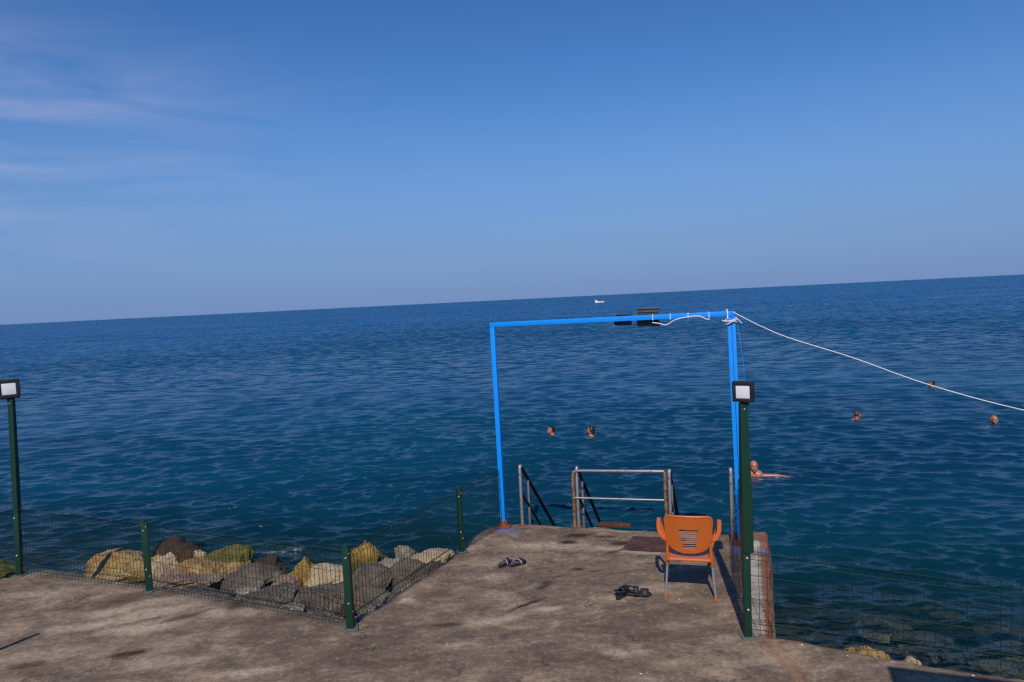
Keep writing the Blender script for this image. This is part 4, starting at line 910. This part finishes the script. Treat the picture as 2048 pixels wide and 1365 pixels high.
    bm = bmesh.new(); ellipsoid(bm, hp(0, .1005, -.056), (.022, .006, .005), RT); obj('mouth', bm, MAT['skin_lip'], t)
    # hair: cap clipped off the face
    bm = bmesh.new(); b_ = bmesh.new(); bmesh.ops.create_uvsphere(b_, u_segments=48, v_segments=32, radius=1)
    dele = []
    for v in b_.verts:
        x, y, z = v.co
        line_ = {'short': .28 if y > 0 else -.35, 'bun': .12 if y > .2 else -.75, 'long': .15 if y > .2 else -1.1, 'fringe': (.9 if y > -.25 else -.35)}[hair_style]
        if hair_style == 'fringe':
            if z > .45 or y > -.1 or z < -.45: dele.append(v)
        elif z < line_ + (.9 * max(0, y) if hair_style != 'short' else .6 * max(0, y)): dele.append(v)
        nn_ = mn.fractal(v.co * 5, 1, 2, 3) * .05; v.co *= 1 + nn_
    bmesh.ops.delete(b_, geom=dele, context='VERTS')
    sc_ = (.084, .103, .098) if hair_style != 'fringe' else (.081, .099, .093)
    b_.transform(Matrix.Translation(hp(0, -.014, .024)) @ RT.to_4x4() @ Matrix.Diagonal((*sc_, 1)))
    mh = bpy.data.meshes.new('t'); b_.to_mesh(mh); b_.free(); bm.from_mesh(mh)
    if hair_style == 'bun':
        ellipsoid(bm, hp(0, -.095, .085), (.042, .042, .040), RT)
    if hair_style == 'long':
        ellipsoid(bm, hp(0, -.060, -.07), (.070, .050, .10), RT)
    h_ = obj('hair', bm, hair, t); md = h_.modifiers.new('k', 'SOLIDIFY'); md.thickness = .008
    if swim:
        bm = bmesh.new(); add_tube(bm, [(0, -.043, -.075 - .02), (0, -.045 - .08 * math.sin(lean), -.16), (0, -.045 - .25 * math.sin(lean), -.33), tuple(sh_ + lv_ * .55)], [.10, .205, .20, .20], 20, squash=.62)
        for s in (-1, 1): add_tube(bm, [(s * .09, .03, -.13), (s * .085, -.03, -.028), (s * .08, -.10, -.13)], .014, 6)
        obj('swimsuit', bm, swim, t)
    return t
MAT['skin_lip'] = worn('lip', (.30, .09, .07), .4, .1)
dn = ((-.14, .10, -.26), (-.02, .26, -.06)); dn2 = ((.14, .10, -.26), (.02, .26, -.06))
fl = ((-.24, .12, -.10), (-.18, .18, -.02)); fr_ = ((.24, .12, -.10), (.18, .18, -.02))
swimmer((.99, 19.4), R(100), .9, MAT['skin_pink'], MAT['hair_black'], 'bun', MAT['swim_purple'], (fl, fr_), 'swimmer with black hair facing left, left one of the two seen through the blue gate', -.015)
swimmer((2.07, 18.85), R(62), .3, MAT['skin_pink'], MAT['hair_black'], 'long', MAT['swim_blue'], (dn, dn2), 'dark haired pale faced swimmer, right one of two seen through the blue gate', .045)
swimmer((9.80, 19.4), R(-75), .5, MAT['skin_tan'], MAT['hair_brown'], 'short', None, (fl, fr_), 'brown haired swimmer facing right, below the middle of the white rope', .0)
swimmer((15.0, 24.4), R(75), .5, MAT['skin_tan'], MAT['hair_black'], 'bun', MAT['swim_blue'], (dn, dn2), 'most distant swimmer with dark tied hair showing just above the white rope', .01)
swimmer((12.6, 17.8), R(170), .3, MAT['skin_pink'], MAT['hair_grey'], 'fringe', None, (dn, dn2), 'bald swimmer with reddish face near the right edge of the picture', .0)
swimmer((4.88, 13.95), R(172), .5, MAT['skin_pink'], MAT['hair_grey'], 'fringe', None, (((-.27, .03, .01), (-.25, .10, -.02)), ((.24, .10, -.03), (.20, .14, -.02))), 'balding swimmer spreading both arms right behind the tall right lamp post', .095)

# ------------------------------------------------------------------ boat on the horizon
bt = empty('motor_boat', (46.2, 353.8, WATER_Z), R(5)); tag(bt, 'small white open motor boat far out near the horizon', 'boat')
bm = bmesh.new(); secs = []
for i in range(13):
    k = i / 12; x = -2.2 + 4.6 * (1 - k) if False else -2.3 + 4.6 * k; wd = .85 * (1 - max(0, (.45 - k) / .45) ** 2.2) + .02; top = .80 + .9 * max(0, .5 - k) ** 1.5 * 2.6; kl = -.25 + .55 * max(0, (.25 - k) / .25) ** 2
    secs.append([bm.verts.new((x, y * wd, z)) for y, z in ((-.86, top), (-1, top), (-.82, .1), (0, kl), (.82, .1), (1, top), (.86, top), (.7, .25), (-.7, .25))])
for i in range(12):
    for k in range(9): bm.faces.new((secs[i][k], secs[i][(k + 1) % 9], secs[i + 1][(k + 1) % 9], secs[i + 1][k]))
bm.faces.new(secs[0][::-1]); bm.faces.new(secs[-1]); bmesh.ops.recalc_face_normals(bm, faces=bm.faces[:]); obj('hull', bm, MAT['hull'], bt)
bm = bmesh.new(); add_box(bm, (2.45, 0, .55), (.35, .35, .55), None, .08); add_tube(bm, [(2.5, 0, .3), (2.5, 0, -.4)], .07, 8); obj('outboard_motor', bm, MAT['black'], bt)
bm = bmesh.new(); add_box(bm, (.2, 0, .55), (.35, 1.3, .06), None, .01); obj('bench', bm, MAT['hull'], bt)
for i, (px_, mt, lab) in enumerate(((.0, 'swim_blue', 'dark clad person sitting amidships in the distant white boat'), (1.1, 'hair_black', 'person in black at the stern of the distant white boat'))):
    e = empty('person', (46.2 + px_, 353.8, WATER_Z + .85)); tag(e, lab, 'person', 'people in the distant boat')
    bm = bmesh.new(); capsule(bm, (0, 0, .12), (0, 0, .50), .19, .20); capsule(bm, (0, 0, .5), (0, 0, .68), .08, .07)
    for s in (-1, 1): capsule(bm, (-.08, s * .12, .08), (-.5, s * .14, .10), .10, .07); capsule(bm, (0, s * .24, .52), (-.12, s * .27, .25), .06, .05); capsule(bm, (-.12, s * .27, .25), (-.38, s * .20, .2), .05, .035); capsule(bm, (-.5, s * .14, .10), (-.52, s * .14, -.3), .07, .05)
    o = obj('body', bm, MAT[mt], e); rm = o.modifiers.new('r', 'REMESH'); rm.mode = 'VOXEL'; rm.voxel_size = .03
    bm = bmesh.new(); ellipsoid(bm, (0, 0, .80), (.09, .11, .13)); obj('head', bm, MAT['skin_tan'], e)

# ------------------------------------------------------------------ unseen things added beside the viewpoint to cast shadows on the concrete
def shadow_roof(org, w_, d_, h_, posts, label, rz=0):  # roof on posts added out of view to shade the right foreground
    t = empty('shadow_roof', org, rz); tag(t, label, 'shadow_roof')
    bm = bmesh.new(); add_box(bm, (0, 0, h_), (w_, d_, .05), None, .01); obj('roof_panel', bm, MAT['darkgrey'], t)
    for x, y in posts:
        bm = bmesh.new(); add_bar(bm, (x, y, 0), (x, y, h_ - .028), .07, .07); obj('post', bm, MAT['green'], t)
shadow_roof((3.92, 1.12, 0), 3.8, 1.7, 2.6, [(-1.8, .7), (1.8, .7), (-1.8, -.7), (1.8, -.7)], 'unseen roof on posts, added right of the viewpoint to cast a shadow', R(-20))
t = empty('shadow_struts', (-5.6, 4.6, 0)); tag(t, 'unseen pole and struts, added left of the viewpoint to cast shadow lines', 'shadow_struts')  # pole and struts added out of view for the thin shadow lines
bm = bmesh.new(); add_tube(bm, [(0, 0, 0), (0, 0, 1.2)], .02, 10); obj('pole', bm, MAT['darkgrey'], t)
bm = bmesh.new(); add_tube(bm, [(.64, .92, 1.0), (.42, .55, .96), (-.3, 0, .9)], .022, 8); add_tube(bm, [(.64, .92, 1.0), (.1, .1, .92), (0, 0, .75)], .02, 8); obj('strut', bm, MAT['darkgrey'], t)
